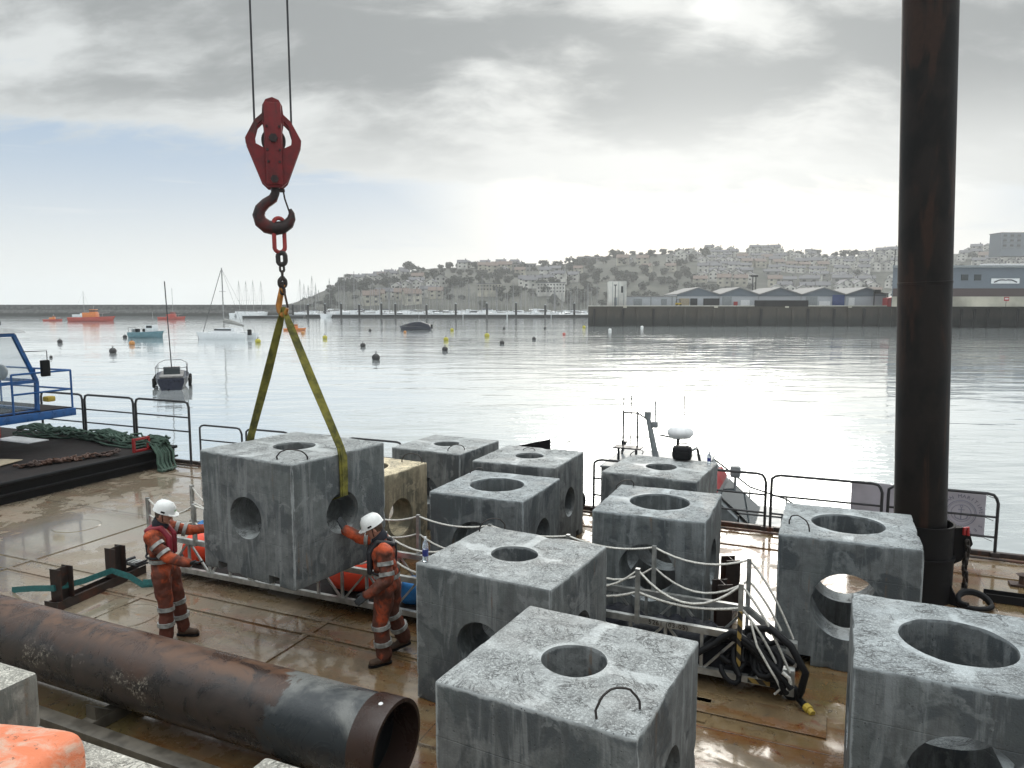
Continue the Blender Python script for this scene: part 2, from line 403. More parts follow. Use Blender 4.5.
# water
t = NT('harbour_water'); v = t.co('Object')
a = t.noise(t.map(v, (.16, .40, 1)), 1, 3, .5, .3); b = t.noise(t.map(v, (.75, 1.7, 1)), 1, 4, .5, .4); cc = t.noise(t.map(v, (.018, .05, 1)), 1, 3, .5)
calm = t.ramp(cc, .42, .60, .12, 1.)
h = t.math('ADD', t.math('MULTIPLY', a, .55), t.math('MULTIPLY', t.math('MULTIPLY', b, calm), .22))
M['water'] = t.fin((.68, .73, .74), .05, .64, t.bump(h, 1.0, .13), .5)
t.b.inputs['IOR'].default_value = 1.333

# pipe and pile
t = NT('lying_pipe_coating'); v = t.co(); x, y, z = t.xyz(v)   # x = along pipe
n1 = t.noise(v, .9, 7, .65, .6); n2 = t.noise(v, 16, 6, .75); n3 = t.noise(v, 3, 6, .7, .8)
up = t.ramp(z, .05, .36)
c = t.mix(t.ramp(n3, .35, .65), (.012, .011, .012), (.038, .028, .025))
rst = t.mix(n2, (.026, .016, .013), (.080, .040, .025))
c = t.mix(t.ramp(t.math('ADD', n1, t.math('MULTIPLY', t.math('SUBTRACT', up, .5), .26)), .50, .64), c, rst)
c = t.mix(t.math('MULTIPLY', t.ramp(z, .29, .36), t.ramp(n3, .44, .58, 0, .55)), c, (.17, .085, .045))
c = t.mix(t.math('MULTIPLY', t.math('MULTIPLY', t.math('MULTIPLY', t.ramp(t.noise(v, 30, 6, .75), .53, .60, 0, .7), t.ramp(t.noise(v, 1.6, 5, .6), .50, .58)), t.ramp(x, -2.2, -2.7)), t.ramp(z, .30, .10)), c, (.33, .30, .25))
tail = t.math('ADD', x, t.math('MULTIPLY', t.math('SUBTRACT', n3, .5), 1.3))
c = t.mix(t.ramp(tail, -1.18, -1.12), c, t.mix(t.ramp(t.math('ADD', t.math('MULTIPLY', n1, .8), t.math('MULTIPLY', z, .55)), .50, .62), (.022, .028, .033), (.15, .155, .15)))
c = t.mix(t.ramp(x, -.27, -.26), c, t.mix(n2, (.022, .014, .012), (.05, .026, .02)))
M['pipe'] = t.fin(c, t.ramp(n3, .3, .7, .2, .42), .0, t.bump(n2, .3, .008))
t = NT('standing_pile_coating'); v = t.co()
n1 = t.noise(t.map(v, (2.2, 2.2, .35)), 1, 6, .6, .8); n2 = t.noise(v, 14, 5, .7); n3 = t.noise(t.map(v, (1, 1, .6)), 2.2, 4)
c = t.mix(t.ramp(n3, .4, .6), (.005, .0045, .0045), (.013, .010, .009))
c = t.mix(t.ramp(n1, .50, .60, 0, .9), c, t.mix(n2, (.015, .009, .007), (.042, .020, .013)))
M['pile'] = t.fin(c, .55, 0., t.bump(n2, .35, .01), .2)

def leafmat(name, col):
    t = NT(name); v = offs(t, t.co()); nz = t.noise(v, .5, 3)
    return t.fin(t.mix(t.ramp(nz, .3, .7), tuple(q*.6 for q in col), tuple(q*1.4 for q in col)), .7)
M['leaf'] = leafmat('hill_foliage', (.04, .046, .032)); M['bark'] = plain('bark', (.07, .055, .04), .8)
t = NT('hill_ground'); v = t.co(); nz = t.noise(v, .02, 7, .7)
M['hill'] = t.fin(t.mix(t.ramp(nz, .4, .6), (.03, .034, .024), (.075, .076, .06)), .9)
t = NT('rock_armour'); v = t.co(); vo = t.n('ShaderNodeTexVoronoi'); t.put(vo.inputs[0], v); vo.inputs['Scale'].default_value = .8
z = t.xyz(v)[2]
M['rock'] = t.fin(t.mix(t.ramp(t.math('ADD', z, t.math('MULTIPLY', t.noise(v, .5, 3), 1.5)), .6, 1.6), (.012, .013, .011), t.mix(vo.outputs['Distance'], (.12,.12,.115), (.035,.036,.034))), .9)
t = NT('quay_wall'); v = t.co(); n1 = t.noise(t.map(v, (1, 1, .25)), 1.2, 6, .7); z = t.xyz(v)[2]
M['quay'] = t.fin(t.mix(t.ramp(t.math('ADD', z, t.math('MULTIPLY', n1, 2.5)), 1.2, 3.4), (.010, .012, .010), t.mix(n1, (.022,.02,.016), (.06,.048,.034))), .8)
M['wall_white'] = plain('rendered_wall_white', (.50, .49, .46), .8, 0, .4, .12); M['wall_cream'] = plain('rendered_wall_cream', (.36, .34, .28), .8, 0, .4, .12)
M['wall_grey'] = plain('rendered_wall_grey', (.24, .235, .23), .8); M['roof_slate'] = plain('slate_roof', (.10, .10, .11), .7)
M['roof_brown'] = plain('tiled_roof', (.15, .11, .09), .8); M['shed_blue'] = plain('blue_grey_cladding', (.12, .145, .175), .5, 0, .08)
M['shed_wall'] = plain('shed_white_wall', (.42, .44, .47), .6, 0, .1); M['dark_open'] = plain('dark_opening', (.015, .017, .02), .6)
M['door_blue'] = plain('blue_roller_door', (.03, .055, .17), .5); M['brick_dark'] = plain('brown_band', (.06, .04, .04), .8)
M['hull_white'] = plain('white_gelcoat', (.7, .72, .74), .25, 0, .05); M['hull_blue'] = plain('light_blue_hull', (.10, .21, .25), .4)
M['hull_navy'] = plain('navy_hull', (.006, .009, .025), .35); M['hull_orange'] = plain('orange_hull', (.62, .19, .03), .4)
M['hull_red'] = plain('red_hull', (.40, .05, .03), .4); M['mast_pale'] = plain('pale_mast', (.25, .25, .25), .5, .2)
M['mast'] = plain('mast_alloy', (.3, .3, .3), .4, .5)
M['canvas'] = plain('sail_canvas', (.25, .25, .24), .8)

# ------------------------------------------------------------------ camera, world, sun
cd = bpy.data.cameras.new('camera'); cam = bpy.data.objects.new('camera', cd); COL.objects.link(cam)
cam.location = (0, 0, CAMZ); cam.rotation_euler = (R(90)-PITCH, 0, 0); cd.sensor_width = 36; cd.lens = FPX/1024*36
cd.clip_start = .1; cd.clip_end = 20000; scene.camera = cam
SUN_AZ, SUN_EL = R(14.5), R(20.5)            # right of the view direction, behind the cloud
sd = Vector((math.sin(SUN_AZ)*math.cos(SUN_EL), math.cos(SUN_AZ)*math.cos(SUN_EL), math.sin(SUN_EL)))
sl = bpy.data.lights.new('sun', 'SUN'); so = bpy.data.objects.new('sun', sl); COL.objects.link(so)
sl.energy = 1.25; sl.angle = R(28); sl.color = (1, .95, .87); so.rotation_euler = sd.to_track_quat('Z', 'Y').to_euler(); so.location = (0,0,60)

w = bpy.data.worlds.new('World'); scene.world = w; w.use_nodes = True
t = NT.__new__(NT); t.t = w.node_tree; t.t.nodes.clear()
out = t.n('ShaderNodeOutputWorld'); bg = t.n('ShaderNodeBackground'); t.t.links.new(bg.outputs[0], out.inputs[0])
sky = t.n('ShaderNodeTexSky', sky_type='NISHITA'); sky.sun_disc = False; sky.sun_elevation = SUN_EL; sky.sun_rotation = SUN_AZ
sky.air_density = 1.0; sky.dust_density = 2.0; sky.ozone_density = 1.5
d = t.co('Generated'); x, y, z = t.xyz(d)
dt = t.n('ShaderNodeVectorMath', operation='DOT_PRODUCT'); t.put(dt.inputs[0], d); dt.inputs[1].default_value = sd
cs = dt.outputs['Value']
zz = t.math('MAXIMUM', z, 0.0)
den = t.math('ADD', zz, .42)
cv = t.n('ShaderNodeCombineXYZ'); t.put(cv.inputs[0], t.math('DIVIDE', x, den)); t.put(cv.inputs[1], t.math('DIVIDE', y, den))
wv_ = t.n('ShaderNodeVectorMath', operation='SCALE'); wn_ = t.n('ShaderNodeTexNoise'); t.put(wn_.inputs['Vector'], cv.outputs[0]); wn_.inputs['Scale'].default_value = 2.2; wn_.inputs['Detail'].default_value = 4
t.put(wv_.inputs[0], wn_.outputs['Color']); wv_.inputs['Scale'].default_value = .17
pa_ = t.n('ShaderNodeVectorMath', operation='ADD'); t.put(pa_.inputs[0], cv.outputs[0]); t.put(pa_.inputs[1], wv_.outputs[0])
pv = pa_.outputs[0]
big = t.noise(t.map(pv, (1.0, 2.4, 1), (4.1, 2.2, 0)), 1, 4, .5)
med = t.noise(t.map(pv, (3.2, 6.6, 1), (1.2, 4.4, 0)), 1, 8, .56)
fine = t.noise(t.map(pv, (10, 20, 1)), 1, 6, .6)
m_ = t.math('ADD', t.math('MULTIPLY', big, .5), t.math('MULTIPLY', med, .5))
azl = t.ramp(x, -.40, -.02, -.17, .09)                       # thinner cloud to the left
elv = t.math('ADD', t.ramp(z, .08, .25, -.22, .36), azl)
mask = t.ramp(t.math('ADD', t.math('ADD', m_, elv), t.math('MULTIPLY', t.math('SUBTRACT', fine, .5), .14)), .46, .60)
gd = t.n('ShaderNodeVectorMath', operation='DOT_PRODUCT'); t.put(gd.inputs[0], d)
gd.inputs[1].default_value = (math.sin(R(14))*math.cos(R(10)), math.cos(R(14))*math.cos(R(10)), math.sin(R(10)))
gc_ = t.math('MAXIMUM', gd.outputs['Value'], 0.)
near = t.math('POWER', gc_, 9); near2 = t.math('POWER', gc_, 40); near3 = t.math('POWER', t.math('MAXIMUM', cs, 0.), 2500)
lowz = t.ramp(z, .0, .22, 1, 0)
cream = (9.3, 9.4, 9.1)
clear = t.mix(t.math('MAXIMUM', t.math('MULTIPLY', lowz, .90), t.ramp(near, .25, .9, 0, 1)), (4.0, 5.3, 6.9), cream)
clear = t.mix(.10, clear, sky.outputs[0])
wisp = t.noise(t.map(d, (2, 2, 22)), 1.6, 5, .6, .4)
clear = t.mix(t.ramp(wisp, .56, .72, 0, .6), clear, (7.6, 8.0, 8.3))
shade = t.ramp(t.math('ADD', t.math('ADD', t.math('MULTIPLY', med, .45), t.math('MULTIPLY', big, .45)), t.math('MULTIPLY', fine, .10)), .42, .58)
thick = t.ramp(z, .12, .30, 0, 1)
dk = t.mix(near2, (3.3, 3.5, 3.55), (5.0, 5.2, 5.15))
lt = t.mix(near, (7.2, 7.5, 7.5), (8.7, 8.8, 8.5))
cl = t.mix(t.math('MULTIPLY', shade, t.ramp(thick, 0, 1, .12, 1.)), lt, dk)
colr = t.mix(mask, clear, cl)
glow = t.math('MULTIPLY', t.math('SUBTRACT', 1.0, t.math('MULTIPLY', shade, t.ramp(thick, 0, 1, .35, .8))), t.math('ADD', t.math('MULTIPLY', near2, 1.0), t.math('MULTIPLY', near3, 2.2)))
gc = t.n('ShaderNodeCombineXYZ')
for i, q in enumerate((1., .99, .95)): t.put(gc.inputs[i], t.math('MULTIPLY', glow, q))
ad = t.mix(1.0, colr, gc.outputs[0], 'ADD')
ov = t.math('ADD', 1.0, t.math('ADD', t.ramp(z, .45, .9, 0, 2.6), 0.0))  # sky overhead, out of view, brightened to light block tops and deck
scl = t.n('ShaderNodeVectorMath', operation='SCALE'); t.put(scl.inputs[0], ad); t.put(scl.inputs['Scale'], ov)
t.put(bg.inputs[0], scl.outputs[0]); bg.inputs[1].default_value = .1
scene.view_settings.view_transform = 'Standard'; scene.view_settings.look = 'None'
scene.view_settings.exposure = 0; scene.view_settings.gamma = 1
scene.render.engine = 'CYCLES'; scene.cycles.use_denoising = True
scene.cycles.max_bounces = 7; scene.cycles.volume_bounces = 1; scene.cycles.transparent_max_bounces = 8
scene.cycles.sample_clamp_indirect = 6

# ------------------------------------------------------------------ setting: water, hills, haze
def grid_sheet(name, x0, x1, y0, y1, nx, ny, fz, mat):
    mb = MB(); vs = [(x0+(x1-x0)*i/nx, y0+(y1-y0)*j/ny) for j in range(ny+1) for i in range(nx+1)]
    vs = [(a, b, fz(a, b)) for a, b in vs]
    fs = [(j*(nx+1)+i, j*(nx+1)+i+1, (j+1)*(nx+1)+i+1, (j+1)*(nx+1)+i) for j in range(ny) for i in range(nx)]
    mb.add(vs, fs); return mb.build(name, mat, smooth=60)
mb = MB(); mb.add([(-4000,-400,0),(4000,-400,0),(4000,4500,0),(-4000,4500,0)], [(0,1,2,3)])
wt = mb.build('water', M['water']); wt.location.z = WZ; tag(wt, 'calm silvery harbour water', 'water', kind='structure')

RIDGE = [(120,306),(296,303),(310,298),(330,290),(350,281),(380,279),(402,277),(412,271),(440,269),(470,268),(520,267),(560,265),(590,260),(640,255),(700,252),(760,253),(800,257),(860,257),(900,256),(960,255),(985,250),(1005,246),(1060,244),(1400,240),(1800,262),(2300,285)]
def ridge_h(px):
    for (a, b), (c, d_) in zip(RIDGE, RIDGE[1:]):
        if px <= c:
            k = max(0, (px-a)/(c-a)); k = k*k*(3-2*k)
            yy = b+(d_-b)*k; break
    else: yy = 300
    return (304.2-yy)/FPX                     # slope above eye level
def hill_z(x, y):
    px = 512+x/y*FPX
    near = 455 if px < 560 else 500
    far = 760.
    k = (y-near)/(far-near)
    top = 4.3+far*ridge_h(px)
    if k < 0: return WZ-1.5
    kk = min(1, k); s = kk**.85
    z = WZ+2.5+(top-WZ-2.5)*s
    if k > 1: z = top-(y-far)*.03
    z += 1.8*noise.noise(Vector((x*.02, y*.02, 0)))*min(1, kk*3)
    if px < 300: z = min(z, WZ-1+max(0, (px-180)/120.)*7)
    return z
hl = grid_sheet('hills', -380, 1500, 400, 1100, 188, 70, hill_z, M['hill']); tag(hl, 'wooded hillside rising behind the marina', 'hill', kind='structure')

# haze
mb = MB(); mb.box((0, 2040, 60), (8400, 5100, 136)); hz = mb.build('haze', [], smooth=0); tag(hz, 'thin sea haze over the harbour', 'haze', kind='stuff')
hm = bpy.data.materials.new('haze_air'); hm.use_nodes = True; hm.node_tree.nodes.clear()
pvn = hm.node_tree.nodes.new('ShaderNodeVolumePrincipled'); ho = hm.node_tree.nodes.new('ShaderNodeOutputMaterial')
hm.node_tree.links.new(pvn.outputs[0], ho.inputs['Volume'])
pvn.inputs['Color'].default_value = (.92, .93, .94, 1); pvn.inputs['Density'].default_value = .00030; pvn.inputs['Anisotropy'].default_value = .55
hz.data.materials.append(hm)

# ------------------------------------------------------------------ hillside houses and trees
def house_proto(nm, w, d, h, rh, wall, roof, gable_front, label, group, chim=True):
    t_ = thing(nm, label, 'house', group=group)
    mb = MB()
    if gable_front:      # gable faces the harbour
        pts = [(-w/2, -3), (w/2, -3), (w/2, h), (0, h+rh), (-w/2, h)]
        Mx = Matrix(((1,0,0),(0,0,-1),(0,1,0)))
        mb.prism(pts, -d/2, d/2, M=Mx); mb.build('wall', wall, t_, 0)
        rb = MB()
        for s in (-1, 1):
            rb.prism([(s*(w/2+.5), h-.35*rh/(w/2)), (0, h+rh+.05), (0, h+rh+.35), (s*(w/2+.5), h+.1)], -d/2-.4, d/2+.4, M=Mx)
    else:
        pts = [(-d/2, -3), (d/2, -3), (d/2, h), (0, h+rh), (-d/2, h)]
        Mx = Matrix(((0,0,1),(1,0,0),(0,1,0)))
        mb.prism(pts, -w/2, w/2, M=Mx); mb.build('wall', wall, t_, 0)
        rb = MB()
        for s in (-1, 1):
            rb.prism([(s*(d/2+.5), h-.2), (0, h+rh+.05), (0, h+rh+.35), (s*(d/2+.5), h+.15)], -w/2-.4, w/2+.4, M=Mx)
    if chim: rb.box((w*.32, 0, h+rh+.3), (.8, .8, 1.9))
    rb.build('roof', roof, t_, 0)
    for sx in (-1, 1):
        for zz_ in ((1.1, 3.9) if h > 4 else (1.3,)):
            wb = MB(); wb.box((sx*w*.25, -d/2-.03, zz_+.5), (w*.17, .12, 1.2)); wb.build('window', M['dark_open'], t_, 0)
    return t_
GL = 'far hillside houses'
protos = [
 house_proto('terraced_house', 7.5, 8, 5.2, 2.2, M['wall_white'], M['roof_slate'], True, 'small pale gable fronted house in the hazy rows on the far hillside', 'gable fronted houses on the far hillside'),
 house_proto('hillside_house', 9.5, 8, 5.0, 2.4, M['wall_cream'], M['roof_brown'], False, 'small cream house with brown roof in the hazy rows on the far hillside', 'cream houses on the far hillside'),
 house_proto('hillside_house', 8.5, 7, 4.8, 2.2, M['wall_white'], M['roof_slate'], False, 'small white house with slate roof in the hazy rows on the far hillside', 'white houses on the far hillside'),
 house_proto('bungalow', 12, 8, 3.0, 2.0, M['wall_grey'], M['roof_slate'], False, 'small low grey bungalow in the hazy rows on the far hillside', 'grey bungalows on the far hillside'),
]
for p in protos: kids(p)
used = set()
def on_hill(px, k):                          # position up the slope k 0..1
    near = 455 if px < 560 else 500
    y = near+(760-near)*k; x = (px-512)/FPX*y
    return x, y, hill_z(x, y)
rr = random.Random(11); nh = 0
def wooded(px, k):
    v = noise.noise(Vector((px*.012, k*2.2, 3.3)))
    if 455 < px < 600 and k < .85: v += .22
    if 590 < px < 690 and k < .7: v += .45
    if px > 760: v -= .35
    if px < 460: v += .06
    return v > .05
rows = [i/17 for i in range(1, 18)]
house_spots = []
for row, k in enumerate(rows):
    px = 318+rr.random()*10
    while px < 1080:
        y = 455+(760-455)*k
        n_run = rr.randint(3, 9); rz0 = rr.gauss(0, .20); i = rr.choices(range(4), (3, 4, 5, 2) if px < 640 else (7, 2, 5, 1))[0]; sc0 = rr.uniform(.85, 1.2)
        for q in range(n_run):
            stepm = (8.3, 11.5, 9.8, 14.5)[i]*sc0*(1 if rr.random() < .8 else 1.4)
            if not wooded(px, k) and rr.random() < .9 and not (px < 345 and k > .2) and not (893 < px < 955) and px < 1080: house_spots.append((px, k+q*.003*math.sin(row*2.1), i, rz0+rr.gauss(0,.03), sc0))
            px += stepm/y*FPX
        px += rr.uniform(2, 16)
rr.shuffle(house_spots); house_spots = house_spots[:295]
for (px, k, i, rz0, sc) in house_spots:
    x, y, z = on_hill(px, k)
    o = protos[i]; rz = rz0-math.atan2(x, y); sz_ = sc*rr.uniform(.9, 1.1)
    if i in used: dup(o, (x, y, z+.2), rz, scale=(sc, sc, sz_))
    else: o.location = (x, y, z+.2); o.rotation_euler.z = rz; used.add(i)

def block(nm, label, px0, px1, ytop, ybase, Y, wall, roofm, storeys, nwin, depth=14, flat=True, cat='building', bal=False):
    a = at(px0, ybase, Y); b = at(px1, ybase, Y); top = at(px0, ytop, Y).z
    w_ = b.x-a.x; h_ = top-a.z; c_ = (a+b)/2
    t_ = thing(nm, label, cat, (c_.x, c_.y, a.z))
    mb = MB(); mb.box((0, depth/2, (h_-6)/2), (w_, depth, h_+6)); mb.build('wall', wall, t_, 0)
    mb = MB(); mb.box((0, depth/2, h_+.25), (w_+.8, depth+.8, .5)); mb.build('roof', roofm, t_, 0)
    for s in range(storeys):
        for q in range(nwin):
            mb = MB(); zc = h_*(s+.5)/storeys; xc = -w_/2+w_*(q+.5)/nwin
            mb.box((xc, -.05, zc), (w_/nwin*.5, .14, h_/storeys*.42)); wn = mb.build('window', M['dark_open'], t_, 0)
            if bal:
                mb = MB(); mb.box((xc, -.6, zc-h_/storeys*.34), (w_/nwin*.7, 1.1, .18)); mb.build('balcony', M['grey_paint'], t_, 0)
    return t_
block('white_terrace', 'long white three storey terrace low on the hillside above the marina masts', 537, 565, 283, 293, 500, M['wall_white'], M['roof_slate'], 3, 9)
block('long_terrace', 'long low cream building left of the white terrace above the marina', 477, 501, 284, 291, 500, M['wall_cream'], M['roof_slate'], 2, 8)
block('apartment_block', 'broad grey apartment block on the ridge above the marina', 510, 536, 264, 281, 690, M['wall_grey'], M['roof_slate'], 4, 8)
block('apartment_block', 'flat roofed apartment block highest on the ridge left of the harbour tower', 578, 606, 257, 264, 735, M['wall_grey'], M['roof_slate'], 2, 9)
block('apartment_block', 'modern grey blue apartment block with balconies at the far right skyline', 1001, 1050, 233, 248, 560, M['shed_blue'], M['roof_slate'], 3, 7, bal=True)

def crown(seed, n=260, tall=1.0):
    r_ = random.Random(seed); mb = MB()
    lobes = [(Vector((r_.gauss(0, .42), r_.gauss(0, .42), r_.uniform(-.35, .45)*tall)), r_.uniform(.28, .52)) for _ in range(8)]
    for i in range(n):
        c, rad = r_.choice(lobes)
        dv = Vector((r_.gauss(0,1), r_.gauss(0,1), r_.gauss(0,1))).normalized()*rad*r_.uniform(.6, 1.05)
        p = c+dv; s = r_.uniform(.07, .17)
        a = Vector((r_.gauss(0,1), r_.gauss(0,1), r_.gauss(0,1))).normalized(); b = a.orthogonal().normalized()
        a = a.cross(b)
        mb.add([p-a*s-b*s*.6, p+a*s*.2-b*s, p+a*s+b*s*.5, p-a*s*.3+b*s], [(0,1,2,3)])
    return mb
def tree_proto(seed, rad, h, label, group, tall=1.0, nm='hillside_tree'):
    t_ = thing(nm, label, 'tree', group=group)
    mb = MB(); mb.tube([(0,0,-1.5), (0,0,h*.4), (rad*.1,0,h*.8)], .3, 6, radii=[.45,.32,.12])
    for a in (0.5, 2.4, 4.4): mb.tube([(0,0,h*.35), (rad*.4*math.cos(a), rad*.4*math.sin(a), h*.7)], .1, 5)
    mb.build('trunk', M['bark'], t_)
    cb = crown(seed, 420, tall); cb.v = [(v[0]*rad, v[1]*rad, v[2]*rad+h*.72) for v in cb.v]; cb.build('crown', M['leaf'], t_, 0)
    return t_
TP = [tree_proto(1, 5.5, 8, 'broad dark tree standing in the hazy woods on the far hillside', 'broad trees on the far hillside'),
      tree_proto(2, 4.2, 9, 'tall dark tree standing in the hazy woods on the far hillside', 'tall trees on the far hillside', 1.5),
      tree_proto(3, 6.5, 9, 'spreading pine with flat dark crown on the hazy far ridge', 'spreading pines on the far ridge', .55, 'spreading_pine')]
for p in TP: kids(p)
usedt = set()
def put_tree(i, x, y, z, sc):
    if i in usedt: dup(TP[i], (x, y, z), rr.uniform(0, 6), scale=(sc, sc, sc))
    else: TP[i].location = (x, y, z); TP[i].scale = (sc,)*3; usedt.add(i)
nt = 0
spots = []
for row in range(22):
    k = .02+row/22.*.98; px = 300+rr.random()*8
    while px < 1080:
        y = 470+290*k
        wd = wooded(px, k)
        if (wd and rr.random() < .8) or (not wd and rr.random() < .07): spots.append((px, k))
        px += rr.uniform(7, 11)/y*FPX
rr.shuffle(spots)
for px, k in spots[:298]:
    if 893 < px < 955: continue
    x, y, z = on_hill(px, k); put_tree(rr.choice((0,0,1)), x, y, z-2.2, rr.uniform(.5, 1.0) if px > 330 else .45)
for px, sc in ((411,.9),(441,.55),(466,1.),(476,1.),(451,.6),(487,.6),(545,.7),(575,.5),(596,.7),(612,.8),(621,.8),(632,.6),(733,.5),(757,.7),(770,.5),(850,.7),(864,.5),(780,.4),(816,.4)):
    x, y, z = on_hill(px, .97); put_tree(2 if px in (411, 612, 850) else rr.choice((0, 1)), x, y, z-(1.5 if px in (411, 612, 850) else 4.2)*sc, sc*1.15)

# ------------------------------------------------------------------ breakwater
mb = MB()
prof = [(-9, WZ-3), (-4.2, WZ+2.2), (-3.2, WZ+3.0), (-3, 3.55), (0, 3.65), (0, 4.05), (1.2, 4.05), (1.2, WZ-3)]
xs = list(range(-420, -92, 4)); n_ = len(prof); vs = []; fs = []
for i, xx in enumerate(xs):
    for (a, z_) in prof:
        j = noise.noise(Vector((xx*.35, a*.5, z_)))*(.9 if z_ < 2.2 else .02)
        vs.append((xx, 345+a+j, z_+j*.6))
for i in range(len(xs)-1):
    for j in range(n_-1): fs.append((i*n_+j, i*n_+j+1, (i+1)*n_+j+1, (i+1)*n_+j))
mb.add(vs, fs); bw = mb.build('breakwater', M['rock'], smooth=0)
tag(bw, 'long low rock breakwater closing the harbour on the left', 'breakwater')

# ------------------------------------------------------------------ marina pontoon, guide piles, yachts
pt = thing('marina_pontoon', 'long dark floating pontoon along the near edge of the marina', 'pontoon', (-5, 300, WZ))
x0, x1 = -92, 34
xx = x0
while xx < x1:
    mb = MB(); mb.bbox((xx+9+5, 0, .35), (17.6, 3, 1.7), .1); mb.build('pontoon_float', M['black'], pt)
    mb = MB(); mb.bbox((xx+9+5, 0, 1.26), (17.8, 3.2, .14), .03); mb.build('walkway', M['grey_paint'], pt)
    xx += 18
pg = None
for px in (294, 309, 326, 342, 360, 382, 396, 427, 456, 487, 516, 545, 574):
    h_ = 5.6+rr.uniform(-.4, .6)
    if pg is None:
        pg = thing('mooring_pile', 'dark guide pile standing in the row along the marina pontoon', 'pile', group='guide piles along the marina pontoon')
        mb = MB(); mb.lathe((0,0,-2), [(.42, 0), (.42, 7.4), (.40, 7.5)], 12); mb.build('shaft', M['black'], pg)
        mb = MB(); mb.lathe((0,0,5.4), [(.46, 0), (.44, .15), (.02, .55)], 12); mb.build('pile_cap', M['grey_paint'], pg); kids(pg)
        pg.location = ((px-512)/FPX*298, 298, WZ)
    else: dup(pg, ((px-512)/FPX*298, 298, WZ), 0, scale=(1, 1, h_/5.6))

def hull(L, B, H, nseg=10, stern=.75, bow=1.0, sheer=.25):
    mb = MB(); secs = []
    for i in range(nseg+1):
        u = i/nseg; x = -L/2+L*u
        wd = B/2*(stern+(1-stern)*math.sin(min(1, u*1.9)*math.pi/2)) if u < .55 else B/2*math.cos(((u-.55)/.45)**1.6*math.pi/2*.985)
        zt = H*(1+sheer*max(0, u-.35)**1.5*2)
        rake = (L*.05)*max(0, (u-.8)/.2)
        secs.append([(x-rake*0, -wd*.1, -H*.4), (x-rake*.6, -wd*.72, -H*.15*(1-u)), (x, -wd, zt*.55), (x+rake, -wd*1.03, zt), (x+rake, wd*1.03, zt), (x, wd, zt*.55), (x-rake*.6, wd*.72, -H*.15*(1-u)), (x, wd*.1, -H*.4)])
    vs = [p for s in secs for p in s]; fs = []
    for i in range(nseg):
        for j in range(8):
            fs.append((i*8+j, i*8+(j+1) % 8, (i+1)*8+(j+1) % 8, (i+1)*8+j))
    fs.append(tuple(range(8))); fs.append(tuple(range(nseg*8, nseg*8+8)))
    return mb.add(vs, fs)
def yacht(nm, label, cat, L, hullm, mast, group=None, cover=True, boom=True, canvas='canvas'):
    t_ = thing(nm, label, cat, group=group)
    hull(L, L*.32, L*.14).build('hull', hullm, t_, 50)
    mb = MB(); mb.prism([(-L*.12, 0), (L*.22, 0), (L*.12, L*.055), (-L*.10, L*.06)], -L*.09, L*.09, M=Matrix(((1,0,0),(0,0,-1),(0,1,0))), o=(0,0,L*.14)); mb.build('cabin', M['hull_white'], t_, 0)
    if mast:
        mb = MB(); mb.tube([(L*.08, 0, L*.1), (L*.08, 0, mast*1.0)], .085, 6)
        for z_ in (.45, .72): mb.tube([(L*.08, -L*.09, mast*z_), (L*.08, L*.09, mast*z_)], .03, 5)
        mb.build('mast', M['mast_pale'], t_)
        mb = MB()
        for p_ in ((L*.5, 0, L*.12), (-L*.48, 0, L*.11), (L*.05, L*.15, L*.1), (L*.05, -L*.15, L*.1)): mb.tube([p_, (L*.08, 0, mast*.98)], .018, 4)
        mb.build('rigging', M['rail'], t_)
        if boom:
            mb = MB(); mb.tube([(L*.06, 0, L*.22), (-L*.15, 0, L*.225), (-L*.33, 0, L*.21)], .2, 8, radii=[.22,.2,.1]); mb.build('sail_cover', M[canvas], t_)
    return t_
YL = [yacht('moored_yacht', 'pale yacht with bare mast berthed in the crowded far marina', 'yacht', 10, M['hull_white'], 13, 'yachts berthed in the far marina'),
      yacht('moored_yacht', 'pale yacht with bare mast berthed in the crowded far marina', 'yacht', 11.5, M['hull_white'], 16, 'yachts berthed in the far marina', canvas='hull_navy'),
      yacht('motor_cruiser', 'white motor cruiser without mast berthed in the crowded far marina', 'motor boat', 9, M['hull_white'], 0, 'motor cruisers berthed in the far marina')]
mb = MB(); mb.prism([(-2.5, 0), (2.4, 0), (1.2, 1.3), (-2.3, 1.5)], -1.1, 1.1, M=Matrix(((1,0,0),(0,0,-1),(0,1,0))), o=(0,0,1.2)); mb.build('wheelhouse', M['hull_white'], YL[2], 0)
mb = MB(); mb.box((.2, 0, 1.95), (3.9, 2.24, .5)); mb.build('window_band', M['glass'], YL[2], 0)
for p in YL: kids(p)
usedy = set(); n_ = 0
for row, Y in enumerate((312, 330, 350, 372, 396)):
    px = 303+row*3
    while px < 596:
        i = rr.choices((0, 1, 2), (5, 3, 3))[0]
        x = (px-512)/FPX*Y; rz = rr.choice((1.57, -1.57, .6, 2.4))+rr.uniform(-.1, .1); sc = rr.uniform(.85, 1.25)
        if i in usedy: dup(YL[i], (x, Y+rr.uniform(-3,3), WZ), rz, scale=(sc, sc, sc*rr.uniform(.62, 1.1)))
        else: YL[i].location = (x, Y, WZ); YL[i].rotation_euler.z = rz; usedy.add(i)
        px += rr.uniform(5, 11)
